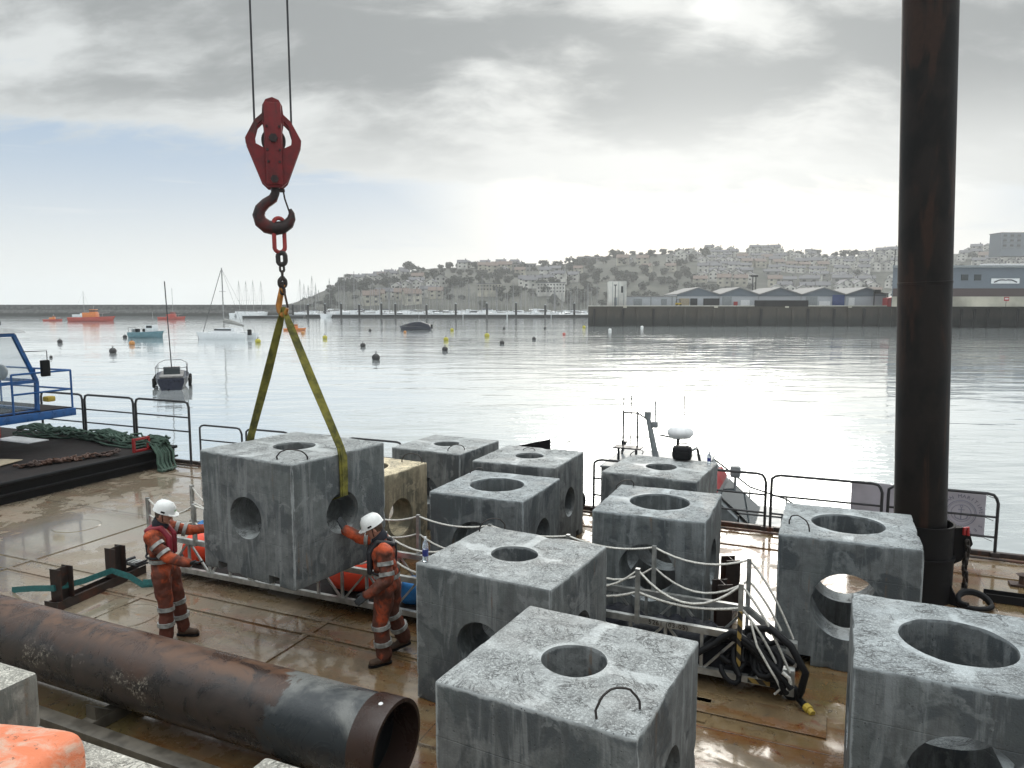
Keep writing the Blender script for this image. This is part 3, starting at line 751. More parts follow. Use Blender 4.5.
# a few masts left of the hook, by the pontoon end
for px, Y in ((240, 330), (247, 330), (254, 322), (262, 335), (330, 300)): dup(YL[1], ((px-512)/FPX*Y, Y, WZ), 1.4, label='pale yacht moored by the breakwater, left of the crowded marina' if px < 300 else None, group='yachts moored by the breakwater' if px < 300 else None)
p2 = thing('landing_pontoon', 'short dark landing pontoon below the breakwater behind the sling hook', 'pontoon', ((275-512)/FPX*290, 290, WZ))
mb = MB(); mb.bbox((0, 0, .4), (24, 3, 1.0), .1); mb.build('pontoon_float', M['black'], p2)
mb = MB(); mb.bbox((0, 0, .95), (24.2, 3.2, .12), .03); mb.build('walkway', M['grey_paint'], p2)

# ------------------------------------------------------------------ boats at anchor
def wpt(px, py): return P(px, py, WZ)
# dark covered speedboat
c_ = wpt(416, 330); b_ = thing('speedboat', 'dark navy speedboat under a fitted cover moored before the marina', 'motor boat', c_, R(178))
hull(6.6, 2.3, .75, sheer=.15).build('hull', M['hull_navy'], b_, 50)
mb = MB(); pr = [(-3.1, .7), (3.1, .95), (1.6, 1.35), (.4, 1.7), (-1.2, 1.75), (-2.9, 1.2)]
mb.prism(pr, -.85, .85, M=Matrix(((1,0,0),(0,0,-1),(0,1,0)))); mb.build('cover', M['hull_navy'], b_, 0)
mb = MB(); mb.bbox((-3.4, 0, .75), (.4, .4, .9), .08); mb.build('outboard_motor', M['black'], b_)
# white catamaran with mast
c_ = wpt(228, 339); b_ = thing('catamaran', 'white sailing catamaran with tall mast and stowed sail at anchor', 'sailing boat', c_, R(170))
for s in (-1, 1):
    h_ = hull(8.2, 1.1, .95); h_.v = [(v[0], v[1]+s*1.7, v[2]) for v in h_.v]; h_.build('hull', M['hull_white'], b_, 50)
    mb = MB(); mb.tube([(-4.1, s*1.7, .08), (3.6, s*1.7, .08)], .06, 5); mb.build('waterline_stripe', M['hull_navy'], b_)
mb = MB(); mb.bbox((-.4, 0, 1.0), (4.6, 3.6, .35), .08); mb.prism([(-2, 0), (1.8, 0), (.9, .65), (-1.8, .7)], -1.3, 1.3, M=Matrix(((1,0,0),(0,0,-1),(0,1,0))), o=(0,0,1.1)); mb.build('cabin', M['hull_white'], b_, 0)
mb = MB(); mb.box((.1, 0, 1.5), (2.9, 2.64, .25)); mb.build('window_band', M['glass'], b_, 0)
mb = MB(); mb.tube([(.6, 0, 1.2), (.6, 0, 11.2)], .09, 7); mb.tube([(.6,-.9,7.5),(.6,.9,7.5)], .035, 5); mb.build('mast', M['mast'], b_)
mb = MB(); mb.tube([(4.3,0,1.0), (.75,0,10.8)], .05, 5); mb.tube([(-3.9,1.6,1.0), (.6,0,11)], .015, 4); mb.tube([(-3.9,-1.6,1.0), (.6,0,11)], .015, 4); mb.build('rigging', M['rail'], b_)
mb = MB(); mb.tube([(.5,0,2.9), (-1,0,2.6), (-2.8,0,2.1)], .3, 8, radii=[.4,.32,.16]); mb.build('sail_cover', M['canvas'], b_)
mb = MB(); mb.bbox((-4.1, .6, 1.1), (.5, .5, .9), .08); mb.build('outboard_motor', M['black'], b_)
# blue fishing boat
c_ = wpt(147, 338); b_ = thing('fishing_boat', 'pale blue fishing boat with white wheelhouse and cluttered deck gear', 'fishing boat', c_, R(-8))
hull(5.6, 2.3, .95, stern=.85).build('hull', M['hull_blue'], b_, 50)
mb = MB(); mb.bbox((.9, 0, 1.55), (1.5, 1.3, 1.25), .08); mb.build('wheelhouse', M['hull_white'], b_)
for s in (-1, 1):
    mb = MB(); mb.box((.9, s*.66, 1.85), (1.0, .05, .4)); mb.build('window', M['glass'], b_, 0)
mb = MB(); mb.tube([(1.2,0,2.1), (1.2,0,4.2)], .035, 5); mb.tube([(.6,0,2.1), (-.5,0,2.9)], .03, 5); mb.tube([(.3,-.6,2.2),(1.6,-.6,2.2),(1.6,.6,2.2),(.3,.6,2.2)], .025, 5); mb.build('mast', M['mast'], b_)
for (a, b) in ((-1.9, .3), (-1.3, -.4), (-1.9, -.5), (-.6, .4)):
    mb = MB(); mb.bbox((a, b, 1.25), (.55, .5, .5), .05); mb.build('crate', M['black'] if a > -1.5 else M['grey_paint'], b_)
mb = MB(); mb.tube([(-2.6, -.9, 1.0), (-2.6, -.9, 1.7), (-2.6, .9, 1.7), (-2.6, .9, 1.0)], .03, 5); mb.build('gantry', M['rail'], b_)
# small sailing boat seen end on
c_ = wpt(173, 386); b_ = thing('sailing_boat', 'small dark sailing boat seen end on with fenders and single mast', 'sailing boat', c_, R(113))
hull(5.4, 2.0, .75).build('hull', M['hull_navy'], b_, 50)
mb = MB(); mb.prism([(-2.4, 0), (1.9, 0), (2.1, .1), (-2.4, .1)], -.7, .7, M=Matrix(((1,0,0),(0,0,-1),(0,1,0))), o=(0,0,.78)); mb.build('deck', M['wall_grey'], b_, 0)
mb = MB(); mb.prism([(-.9, 0), (1.2, 0), (.8, .42), (-.8, .5)], -.5, .5, M=Matrix(((1,0,0),(0,0,-1),(0,1,0))), o=(0,0,.85)); mb.build('cabin', M['glass'], b_, 0)
mb = MB(); mb.tube([(-.5, 0, .8), (-.5, .1, 4.2), (-.5, .18, 7.0)], .035, 6); mb.build('mast', M['rail'], b_)
mb = MB(); mb.tube([(2.5,.0,1.6), (2.5,.5,1.6), (1.4,.85,1.5), (-1.8,.95,1.4), (-2.5,.5,1.4), (-2.5,-.5,1.4), (-1.8,-.95,1.4), (1.4,-.85,1.5), (2.5,-.5,1.6)], .02, 5, closed=True)
for a in (-1.8, 0, 1.4):
    for s in (-1, 1): mb.tube([(a, s*.92, .8), (a, s*.92, 1.45)], .018, 5)
mb.build('guard_rail', M['rail'], b_)
for a, s in ((-1.4, 1), (.2, 1), (1.5, 1), (-1.4, -1), (.2, -1), (1.5, -1)):
    mb = MB(); mb.cap((a, s*1.08, .15), (a, s*1.08, .6), .1, .1, 8); mb.build('fender', M['black'], b_)
# orange and red boats near the breakwater
def workboat(label, px, py, L, rz, hm, cm, mast=False, cab=.35, cat='work boat'):
    c_ = wpt(px, py); b_ = thing('work_boat', label, cat, c_, rz)
    hull(L, L*.3, L*.1, stern=.85).build('hull', hm, b_, 50)
    mb = MB(); mb.bbox((-L*.02, 0, L*.15), (L*.30, L*.2, L*.12), .08); mb.build('cabin', cm, b_)
    mb = MB(); mb.bbox((L*.05, 0, L*.24), (L*.13, L*.15, L*.09), .06); mb.build('wheelhouse', cm, b_)
    mb = MB(); mb.box((L*.05, 0, L*.25), (L*.135, L*.155, L*.035)); mb.build('window_band', M['glass'], b_, 0)
    mb = MB(); mb.tube([(L*.05,0,L*.28), (L*.05,0,L*.28+(L*.9 if mast else L*.12))], .07, 5)
    mb.tube([(L*.2,-L*.1,L*.12),(L*.2,-L*.1,L*.19),(L*.42,0,L*.21),(L*.2,L*.1,L*.19),(L*.2,L*.1,L*.12)], .05, 5); mb.build('mast', M['mast'], b_)
    return b_
workboat('long orange pilot boat with yellow orange cabin near the breakwater', 92, 321.5, 13.5, R(3), M['hull_red'], M['hull_orange'])
workboat('small red boat lying left of the long orange boat', 53, 321, 5.6, R(8), M['hull_red'], M['hull_orange'])
workboat('red boat with thin tall mast lying right of the long orange boat', 172, 319.6, 9.5, R(-4), M['hull_red'], M['hull_red'], True)
workboat('orange motor boat half hidden behind the sling hook', 295, 330.5, 4.6, R(-5), M['hull_orange'], M['hull_orange'])
yb = dup(YL[1], wpt(83, 317), .1, label='grey masted yacht lying behind the long orange boat', group='yacht behind orange boat', scale=(.7,.7,.7)); 

# mooring buoys
def buoy(px, py, r, m, label, group=None):
    c_ = wpt(px, py); b_ = thing('mooring_buoy', label, 'buoy', c_, group=group)
    mb = MB(); mb.ball((0,0,r*.55), (r, r, r*.95), 16); mb.build('float', m, b_, 60)
    mb = MB(); mb.tube([(0,0,r*1.4), (0,0,r*1.75)], r*.12, 6); mb.tube([(r*.2*math.cos(a*.785), 0, r*1.85+r*.2*math.sin(a*.785)) for a in range(8)], r*.06, 5, closed=True); mb.build('ring', M['rail'], b_)
YB = plain('yellow_buoy', (.40, .36, .03), .5); DB = plain('dark_buoy', (.018, .017, .018), .5); WB = plain('white_buoy', (.7, .7, .7), .4); RB = plain('pink_buoy', (.45, .12, .10), .5); GB = plain('orange_buoy_weathered', (.45, .20, .05), .5)
for px, py, r, m, l in (
 (376, 360, .42, DB, 'dark buoy nearest the hanging slings, lower of the pair right of them'),
 (363, 347, .36, DB, 'dark buoy up and left of the nearest dark buoy'),
 (445, 351, .36, DB, 'dark buoy straight below the yellow buoy, right of the speedboat'),
 (502, 344, .34, DB, 'dark buoy between two yellow buoys and the quay end'),
 (534, 340, .32, DB, 'dark buoy left of the small pink buoy'),
 (545, 329, .32, DB, 'far dark buoy between the yellow one and the quay corner'),
 (504, 329, .30, DB, 'far dark buoy halfway between the speedboat and the quay'),
 (113, 353, .40, DB, 'dark buoy on open water left of the small sailing boat'),
 (60, 343, .36, DB, 'dark buoy above the blue wheelhouse mirror'),
 (125, 338, .34, DB, 'dark buoy close to the bow of the pale blue fishing boat'),
 (51, 358, .16, DB, 'tiny dark buoy beside the blue wheelhouse roof'),
 (370, 331, .30, DB, 'far dark buoy left of the speedboat'),
 (487, 337, .45, YB, 'yellow buoy right of the middle of the harbour'),
 (446, 341, .40, YB, 'yellow buoy straight below the speedboat stern'),
 (452, 331, .40, YB, 'far yellow buoy right of the speedboat'),
 (584, 328, .40, YB, 'far yellow buoy at the foot of the quay corner'),
 (258, 343, .42, YB, 'yellow buoy at the catamaran stern'),
 (325, 339, .40, YB, 'yellow buoy right of the slings'),
 (132, 345, .40, GB, 'weathered orange buoy under the fishing boat bow'),
 (303, 334, .36, GB, 'weathered orange buoy beside the sling hook'),
 (405, 333, .30, GB, 'brown buoy just below the speedboat bow'),
 (564, 335, .30, RB, 'small pink buoy left of the two white ones'),
 (610, 331, .36, WB, 'white buoy left of the pair in front of the quay'),
 (642, 328, .36, WB, 'white buoy right of the pair in front of the quay'),
 (789, 326, .36, WB, 'single white buoy below the blue grey sheds')):
    buoy(px, py, r, m, l)

# ------------------------------------------------------------------ far quay and its buildings
QZ = 3.75
q0 = wpt(588, 326.5); q1x = 190.
qy = q0.y
mb = MB(); Lq = q1x-q0.x
vs = []; mb.prism([(q0.x, qy), (q1x, qy), (q1x, qy+60), (q0.x*(qy+60)/qy+2, qy+60)], WZ-3, QZ)
qo = mb.build('quay_wall', M['quay'], smooth=0); tag(qo, 'tall dark stained harbour quay with fender piles', 'quay')
rq = random.Random(5); xx = q0.x+1.5
while xx < q1x-2:
    h_ = rq.choice((.4, .9, 1.5)); mb = MB(); mb.bbox((xx, qy-.3, (QZ-.6+WZ-2)/2), (.55, .5, QZ-.6-WZ+2), .06); mb.build('fender_pile', M['black'] if rq.random() < .5 else M['quay'], qo)
    xx += rq.uniform(2.8, 4.2)
mb = MB(); mb.bbox((q0.x+Lq/2, qy+.3, QZ+.12), (Lq, .5, .24), .04); mb.build('kerb', M['conc_old'], qo)
for px in (625, 716, 787, 850):
    mb = MB(); p_ = at(px, 307, qy-.1); mb.bbox((p_.x, qy-.1, QZ-.15), (.9, .15, .4), .03); mb.build('berth_marker', M['wall_cream'], qo)
# long shed of five gables
YS = 186.
def qx(px, Y=YS): return (px-512)/FPX*Y
def shed(i, pa, pb, extras, label):
    xa, xb = qx(pa), qx(pb); w_ = xb-xa; t_ = thing('gabled_shed', label, 'warehouse', ((xa+xb)/2, YS, QZ))
    he, hp, D = 2.9, 4.6, 16.
    Mx = Matrix(((1,0,0),(0,0,-1),(0,1,0)))
    mb = MB(); mb.prism([(-w_/2+.05, 0), (w_/2-.05, 0), (w_/2-.05, he), (-w_/2+.05, he)], -D, 0, M=Mx); mb.build('wall', M['shed_wall'], t_, 0)
    mb = MB(); mb.prism([(-w_/2+.05, he-.35), (w_/2-.05, he-.35), (w_/2-.05, he), (0, hp), (-w_/2+.05, he)], -.01, .12, M=Mx); mb.build('gable', M['shed_blue'], t_, 0)
    mb = MB()
    for s in (-1, 1): mb.prism([(s*w_/2, he-.02), (0, hp), (0, hp+.25), (s*w_/2, he+.22)], -D, .5, M=Mx)
    mb.build('roof', M['wall_grey'], t_, 0)
    for (a, b, h_, m, nm) in extras:
        a_, b_ = qx(a)-(xa+xb)/2, qx(b)-(xa+xb)/2
        mb = MB(); mb.box(((a_+b_)/2, -.18, h_/2), (b_-a_, .1, h_)); mb.build(nm, M[m], t_, 0)
    return t_
shed(0, 675.5, 718, [(678, 688, 2, 'wood', 'shutter'), (689, 696, 2, 'dark_open', 'door'), (702, 718, 2.0, 'dark_open', 'door')], 'leftmost gabled quay shed with weathered shutter')
shed(1, 718, 757, [(721, 730, 2.6, 'grey_paint', 'door'), (732, 736, 1.2, 'red_paint', 'notice'), (739, 748, 1.6, 'white_paint', 'notice')], 'gabled quay shed with grey roller door and red notice')
shed(2, 757, 799, [(757, 797, 1.2, 'dark_open', 'loading_bay')], 'middle gabled quay shed above the low dark wall')
shed(3, 799, 843, [(804, 815, 2.6, 'grey_paint', 'door'), (830, 842, 2.9, 'door_blue', 'roller_door'), (817, 828, 1.3, 'white_paint', 'notice')], 'gabled quay shed with bright blue roller door')
shed(4, 843, 884, [(846, 852, 2.2, 'white_paint', 'door')], 'rightmost gabled quay shed beside the red container')
# low wall before the sheds
mb = MB(); mb.bbox(((qx(748)+qx(800))/2, YS-4, QZ+.75), (qx(800)-qx(748), .5, 1.5), .05); lw = mb.build('low_wall', M['black'], smooth=0); tag(lw, 'low dark wall on the quay before the middle shed', 'wall')
# white tower
tw = thing('harbour_tower', 'tall narrow white harbour building at the quay end', 'building', (qx(615.7), YS-2, QZ))
mb = MB(); mb.bbox((0, 1.4, 3.1), (4.4, 3.4, 6.2), .05); mb.build('wall', M['wall_white'], tw, 0)
mb = MB(); mb.bbox((.2, 1.6, 6.28), (4.0, 3.2, .14), .03); mb.build('roof', M['wall_grey'], tw, 0)
for a, w_, z0, z1 in ((-1.3, .10, 0, 6.1), (.2, .10, 0, 6.1), (1.5, .10, 0, 5.4)):
    mb = MB(); mb.box((a, -.36, (z0+z1)/2), (w_, .1, z1-z0)); mb.build('drainpipe', M['grey_paint'], tw, 0)
mb = MB(); mb.box((1.05, -.33, 4.2), (.5, .08, 1.6)); mb.build('window', M['dark_open'], tw, 0)
mb = MB(); mb.box((-.5, -.33, 1.2), (.8, .08, 2.0)); mb.build('door', M['grey_paint'], tw, 0)
lb = thing('ice_store', 'low white quay building between the tower and the sheds', 'building', ((qx(623)+qx(675))/2, YS, QZ)); wl = qx(675)-qx(623)
mb = MB(); mb.box((0, 5, 1.2), (wl, 10, 2.4)); mb.build('wall', M['shed_wall'], lb, 0)
mb = MB(); mb.box((0, 5, 2.5), (wl+.3, 10.3, .22)); mb.build('roof', M['wall_grey'], lb, 0)
for px, w_ in ((637, 2.1), (663, 1.4)):
    mb = MB(); mb.box((qx(px)-(qx(623)+qx(675))/2, -.06, .95), (w_, .14, 1.9)); mb.build('door', M['grey_paint'], lb, 0)
for px in (650, 671):
    mb = MB(); mb.box((qx(px)-(qx(623)+qx(675))/2, -.06, 1.2), (.2, .1, 2.3)); mb.build('drainpipe', M['grey_paint'], lb, 0)
# yellow forklift by the first shed, red container, bollards
fk = thing('forklift', 'small yellow forklift parked before the quay sheds', 'forklift', (qx(675.5), YS-2, QZ))
mb = MB(); mb.bbox((0,0,.6), (1.4, 1.0, .6), .1); mb.build('body', M['yellow_paint'], fk)
mb = MB(); mb.tube([(-.5,-.4,.8),(-.4,-.4,1.7),(.4,-.4,1.7),(.5,-.4,.8)], .05, 6); mb.tube([(-.5,.4,.8),(-.4,.4,1.7),(.4,.4,1.7),(.5,.4,.8)], .05, 6); mb.build('cab_frame', M['black'], fk)
for a in (-.45, .45):
    mb = MB(); mb.lathe((a, -.55, .28), [(.28, -.1), (.28, .1)], 12, M=Matrix.Rotation(R(90), 3, 'X')); mb.build('wheel', M['black'], fk)
rc = thing('red_cabin', 'bright red slope topped skip on the quay left of the standing pile', 'skip', ((qx(884)), YS-3, QZ))
mb = MB(); mb.prism([(-1.9, 0), (1.9, 0), (1.9, 2.8), (.3, 2.5), (-1.9, 2.0)], -1.2, 1.2, M=Matrix(((1,0,0),(0,0,-1),(0,1,0)))); mb.build('body', M['red_paint'], rc, 0)
for a in (-1.0, .1, 1.1):
    mb = MB(); mb.box((a, -1.24, 1.1), (.12, .08, 2.0)); mb.build('stiffener', M['red_paint'], rc, 0)
fr = thing('steel_gantry', 'open steel frame with dark tank standing beside the red skip', 'gantry', (qx(876), YS-1, QZ))
mb = MB()
for a in (-1.6, 1.8): mb.box((a, 0, 1.6), (.2, .2, 3.2))
mb.box((0, 0, 3.2), (3.8, .3, .2)); mb.build('frame', M['rail'], fr, 0)
mb = MB(); mb.bbox((-.9, 0, 3.75), (1.3, 1, .9), .05); mb.build('tank', M['black'], fr)
for px, lab in ((750.5, 'left lamp mast of the pair behind the sheds'), (753.5, 'right lamp mast of the pair behind the sheds')):
    lm = thing('lamp_mast', lab, 'lamp mast', (qx(px, 225), 225, QZ))
    mb = MB(); mb.tube([(0,0,0), (0,0,9)], .16, 6); mb.build('post', M['rail'], lm)
    mb = MB(); mb.bbox((0,0,9.1), (1.3,.5,.6), .08); mb.build('lamp_head', M['rail'], lm)
lm = thing('lamp_mast', 'thin lamp mast in front of the white harbour tower', 'lamp mast', (qx(614.5, 180), 180, QZ))
mb = MB(); mb.tube([(0,0,0), (0,0,5.2)], .12, 6); mb.build('post', M['rail'], lm); mb = MB(); mb.bbox((0,0,5.2), (.7,.3,.25), .05); mb.build('lamp_head', M['rail'], lm)
lm = thing('aerial_mast', 'thin aerial mast on the corner of the big grey building', 'mast', (qx(894.5, 170), 172, QZ))
mb = MB(); mb.tube([(0,0,0), (0,0,13)], .1, 6); mb.build('post', M['rail'], lm); mb = MB(); mb.tube([(-.5,0,12), (.5,0,12)], .05, 5); mb.build('crossbar', M['rail'], lm)
# big grey market building on the right
bx0, bx1 = qx(889, 168), 175.; bw_ = bx1-bx0
big_ = thing('market_hall', 'big grey blue clad harbour building right of the standing pile', 'building', (bx0, 168, QZ))
HB = at(960, 267, 168).z-QZ
mb = MB(); mb.prism([(0,0), (bw_,0), (bw_,28), (bx0*28/168.+1,28)], 0, HB-.2); mb.build('wall', M['shed_blue'], big_, 0)
mb = MB(); mb.prism([(-.5,-.7), (bw_+.5,-.7), (bw_+.5,28.7), (bx0*28/168.+.5,28.7)], HB-.15, HB+.35); mb.build('roof', M['grey_paint'], big_, 0)
zb = at(960, 296.5, 168).z-QZ; zt = at(960, 288.5, 168).z-QZ
mb = MB(); mb.box((bw_/2, -.06, (zb+zt)/2), (bw_-.4, .14, zt-zb)); mb.build('dark_band', M['brick_dark'], big_, 0)
mb = MB(); mb.box((bw_/2, -.12, zb/2), (bw_-.2, .26, zb-.02)); mb.build('base_wall', M['wall_cream'], big_, 0)
for px in (964.5, 977.5):
    a = at(px, 277.5, 168); mb = MB(); mb.box((a.x-bx0, -.08, a.z-QZ), (1.5, .2, 1.3)); mb.build('window', M['glass'], big_, 0)
a = at(1005, 281, 168); mb = MB(); mb.box((a.x-bx0, -.1, a.z-QZ), (6.4, .16, 1.15)); sg = mb.build('sign_board', M['white_paint'], big_, 0)
def arc_text(parent, s, c, r, a0, a1, size, mat, nrm_M, name='lettering'):
    """letters set one by one along an arc, as one mesh"""
    mb = MB(); n = len(s)
    for i, ch in enumerate(s):
        if ch == ' ': continue
        fc = bpy.data.curves.new('glyph', 'FONT'); fc.body = ch; fc.size = size; fc.align_x = 'CENTER'; fc.extrude = .002; fc.resolution_u = 3
        ob = bpy.data.objects.new('glyph', fc); COL.objects.link(ob); me = evald(ob)
        a = a0+(a1-a0)*i/max(1, n-1)
        Rm = Matrix.Rotation(a-math.pi/2, 3, 'Z')
        vs = [nrm_M @ (Rm @ v.co+Vector((r*math.cos(a), r*math.sin(a), 0)))+Vector(c) for v in me.vertices]
        mb.add(vs, [tuple(p.vertices) for p in me.polygons]); bpy.data.objects.remove(ob); bpy.data.meshes.remove(me); bpy.data.curves.remove(fc)
    return mb.build(name, mat, parent, 0)
def flat_text(s, size, mat, parent, loc, M3, name='lettering', spacing=1.0):
    fc = bpy.data.curves.new('glyph', 'FONT'); fc.body = s; fc.size = size; fc.align_x = 'CENTER'; fc.align_y = 'CENTER'; fc.extrude = .001; fc.space_character = spacing; fc.resolution_u = 3
    ob = bpy.data.objects.new('glyph', fc); COL.objects.link(ob); me = evald(ob)
    mb = MB(); mb.add([M3 @ v.co+Vector(loc) for v in me.vertices], [tuple(p.vertices) for p in me.polygons])
    bpy.data.objects.remove(ob); bpy.data.meshes.remove(me); return mb.build(name, mat, parent, 0)
FR = Matrix(((1,0,0),(0,0,-1),(0,1,0)))
mb = MB()
for s in (-1, 1):
    mb.tube([(a.x-bx0+s*.35, -.2, a.z-QZ+.25), (a.x-bx0+s*1.4, -.2, a.z-QZ+.22), (a.x-bx0+s*2.6, -.2, a.z-QZ-.28)], .14, 6)
mb.tube([(a.x-bx0-.25, -.2, a.z-QZ+.2), (a.x-bx0+.25, -.2, a.z-QZ+.2)], .12, 6)
mb.build('lettering', M['hull_navy'], sg)
a = at(1006.5, 299, 164); mb = MB(); rs = thing('red_sign', 'small red notice board with white lettering on the quay edge', 'sign', (a.x, 164, QZ))
mb.box((0,0,a.z-QZ), (1.1,.08,.9)); sb = mb.build('board', M['red_paint'], rs, 0); mb = MB(); mb.tube([(0,.08,0), (0,.08,a.z-QZ+.4)], .05, 6); mb.build('post', M['rail'], rs)
mb = MB()
for dz in (.14, -.02): mb.box((0,-.06,a.z-QZ+dz), (.75,.03,.11))
mb.build('lettering', M['white_paint'], sb, 0)
# white roof tanks / parked vans on the roof deck behind
a = at(983, 263, 185); b = at(1040, 260, 185)
pl = thing('roof_plant', 'row of white roof units on the big grey building', 'roof unit', (0,0,0))
xx = a.x
while xx < b.x:
    mb = MB(); mb.bbox((xx+1.6, 185, QZ+HB+.95), (3.0, 3, 1.3), .15); mb.build('unit_housing', M['white_paint'], pl); xx += 3.4

# ------------------------------------------------------------------ barge
barge = thing('work_barge', 'wide flat steel work barge with wet rusty deck', 'barge', (0,0,0), TH)
U0, U1, V0, V1 = -16.6, 14.0, 3.0, 14.45
mb = MB(); mb.add([(U0, V0, 0), (U1, V0, 0), (U1, V1, 0), (U0, V1, 0)], [(0,1,2,3)]); mb.build('deck', M['deck'], barge, 0)
mb = MB(); mb.box(((U0+U1)/2, (V0+V1)/2, -.965), (U1-U0-.02, V1-V0-.02, 1.91)); mb.build('hull', M['steel_dark'], barge, 0)
mb = MB(); mb.bbox(((U0+U1)/2, V1-.02, .03), (U1-U0, .10, .10), .01); mb.build('edge_bar', M['steel_dark'], barge)
mb = MB(); mb.tube([(U0, V1-.32, .04), (U1, V1-.32, .04)], .022, 6); mb.build('deck_pipe', M['steel_dark'], barge)
def to_uv(p): return p.x*CT+p.y*ST, -p.x*ST+p.y*CT
for (px, py, r_) in ((77, 526, .42), (128, 616, .40), (560, 640, .4)):
    u_, v_ = to_uv(P(px, py)); mb = MB()
    mb.lathe((u_, v_, .004), [(.0, .0021), (r_-.02, .002), (r_-.018, -.001), (r_-.012, -.001), (r_-.010, .004), (r_, .004), (r_+.004, -.003)], 40)
    mb.build('manhole_cover', M['deck'], barge, 0)
for a in (-12.2, -9.15, -6.1):                                                       # raised doubling strips
    mb = MB(); mb.box((a, 9.7, .008), (.09, 8.8, .012)); mb.build('deck_strip', M['deck'], barge, 0)
for b, u_a, u_b in ((7.35, -16.0, -1.), (7.75, -16.0, -1.), (13.3, -16., 13.)):
    mb = MB(); mb.box(((u_a+u_b)/2, b, .010), (u_b-u_a, .07, .016)); mb.build('deck_strip', M['deck'], barge, 0)

def rail_panel(u0, u1, z0=0., rails=(.70, .35), top=1.1, v=V1-.08, par=None):
    """rounded tubular hand rail panel, local x along the deck edge"""
    w_ = u1-u0; t_ = thing('handrail_panel', 'x', 'handrail', UV(u0, v, z0), TH)
    c_ = .16; pts = [(0,0,.02), (0,0,top-c_), (.012*c_*10*.25,0,top-c_*.45), (c_*.45,0,top-.02), (c_,0,top), (w_-c_,0,top), (w_-c_*.45,0,top-.02), (w_-.03,0,top-c_*.45), (w_,0,top-c_), (w_,0,.02)]
    mb = MB(); mb.tube(pts, .026, 8); mb.build('frame', M['rail'], t_)
    for r_ in rails: mb = MB(); mb.tube([(.02,0,r_), (w_-.02,0,r_)], .02, 8); mb.build('rail', M['rail'], t_)
    for s in (0, w_): mb = MB(); mb.bbox((s, 0, .045), (.13, .13, .09), .012); mb.build('socket', M['steel_dark'], t_)
    return t_
for (a, b, l) in ((-15.3, -13.85, 'small handrail panel beside the green net at the deck edge'), (-13.7, -12.3, 'handrail panel behind the left sling'),
                  (-12.15, -10.7, 'handrail panel hidden mostly behind the hanging block'), (-10.55, -9.0, 'handrail panel right behind the hanging block'),
                  (-4.36, -2.72, 'handrail panel behind the small bollard, left of the survey boat mast'), (-2.62, -.97, 'handrail panel in front of the survey boat windscreen'),
                  (-.87, 1.0, 'handrail panel whose right end overlaps the pale banner'), (1.1, 2.76, 'handrail panel carrying the emblem half of the banner beside the pile'),
                  (4.4, 6.2, 'handrail panel on the deck edge beyond the pile')):
    rail_panel(a, b)['label'] = l
# banner on the rail
bn = thing('banner', 'pale lilac banner with faint round anchor emblem tied to the handrail', 'banner', UV(.5, V1-.02, 0), TH)
mb = MB(); nx_, nz_ = 24, 8; vs = []
for j in range(nz_+1):
    for i in range(nx_+1):
        q = i/nx_; vs.append((2.1*q, .03+.012*math.sin(q*17+j*.5), .30+.78*j/nz_+.012*math.sin(q*9)*(j == nz_)))
b0 = len(vs); vs += [(x, y+.006, z) for x, y, z in vs]
fs = [(j*(nx_+1)+i, j*(nx_+1)+i+1, (j+1)*(nx_+1)+i+1, (j+1)*(nx_+1)+i) for j in range(nz_) for i in range(nx_)]
fs += [tuple(b0+k for k in f[::-1]) for f in fs]
mb.add(vs, fs); mb.build('cloth', M['banner'], bn)
ex, ez = 1.74, .70; mb = MB()
for r_, w_ in ((.225, .008), (.20, .004), (.15, .006)):
    mb.tube([(ex+r_*math.cos(a*math.pi/16), .008, ez+r_*math.sin(a*math.pi/16)) for a in range(32)], w_, 4, closed=True)
mb.build('emblem_ring', M['banner_ink'], bn)
mb = MB(); mb.tube([(ex, .008, ez-.11), (ex, .008, ez+.10)], .010, 5); mb.tube([(ex-.05, .008, ez+.06), (ex+.05, .008, ez+.06)], .008, 5)
mb.tube([(ex-.10, .008, ez-.03), (ex-.08, .008, ez-.09), (ex, .008, ez-.12), (ex+.08, .008, ez-.09), (ex+.10, .008, ez-.03)], .010, 5)
mb.tube([(ex+.02*math.cos(a*.785), .008, ez+.12+.02*math.sin(a*.785)) for a in range(8)], .006, 4, closed=True); mb.build('anchor_emblem', M['banner_ink'], bn)
arc_text(bn, 'TITAN MARITIME', (ex, .008, ez), .27, R(172), R(8), .085, M['ink_dark'], FR)
arc_text(bn, 'SERVICES', (ex, .008, ez), .33, R(-145), R(-35), .08, M['ink_dark'], Matrix(((1,0,0),(0,0,-1),(0,1,0))), 'lettering')
for p_ in ((0, .3), (0, 1.05), (2.1, 1.05), (2.1, .3), (2.1, .66)):
    mb = MB(); mb.tube([(p_[0], .02, p_[1]), (p_[0]+(.12 if p_[0] else -.1), 0, p_[1]-.04)], .005, 4); mb.build('cable_tie', M['black'], bn)

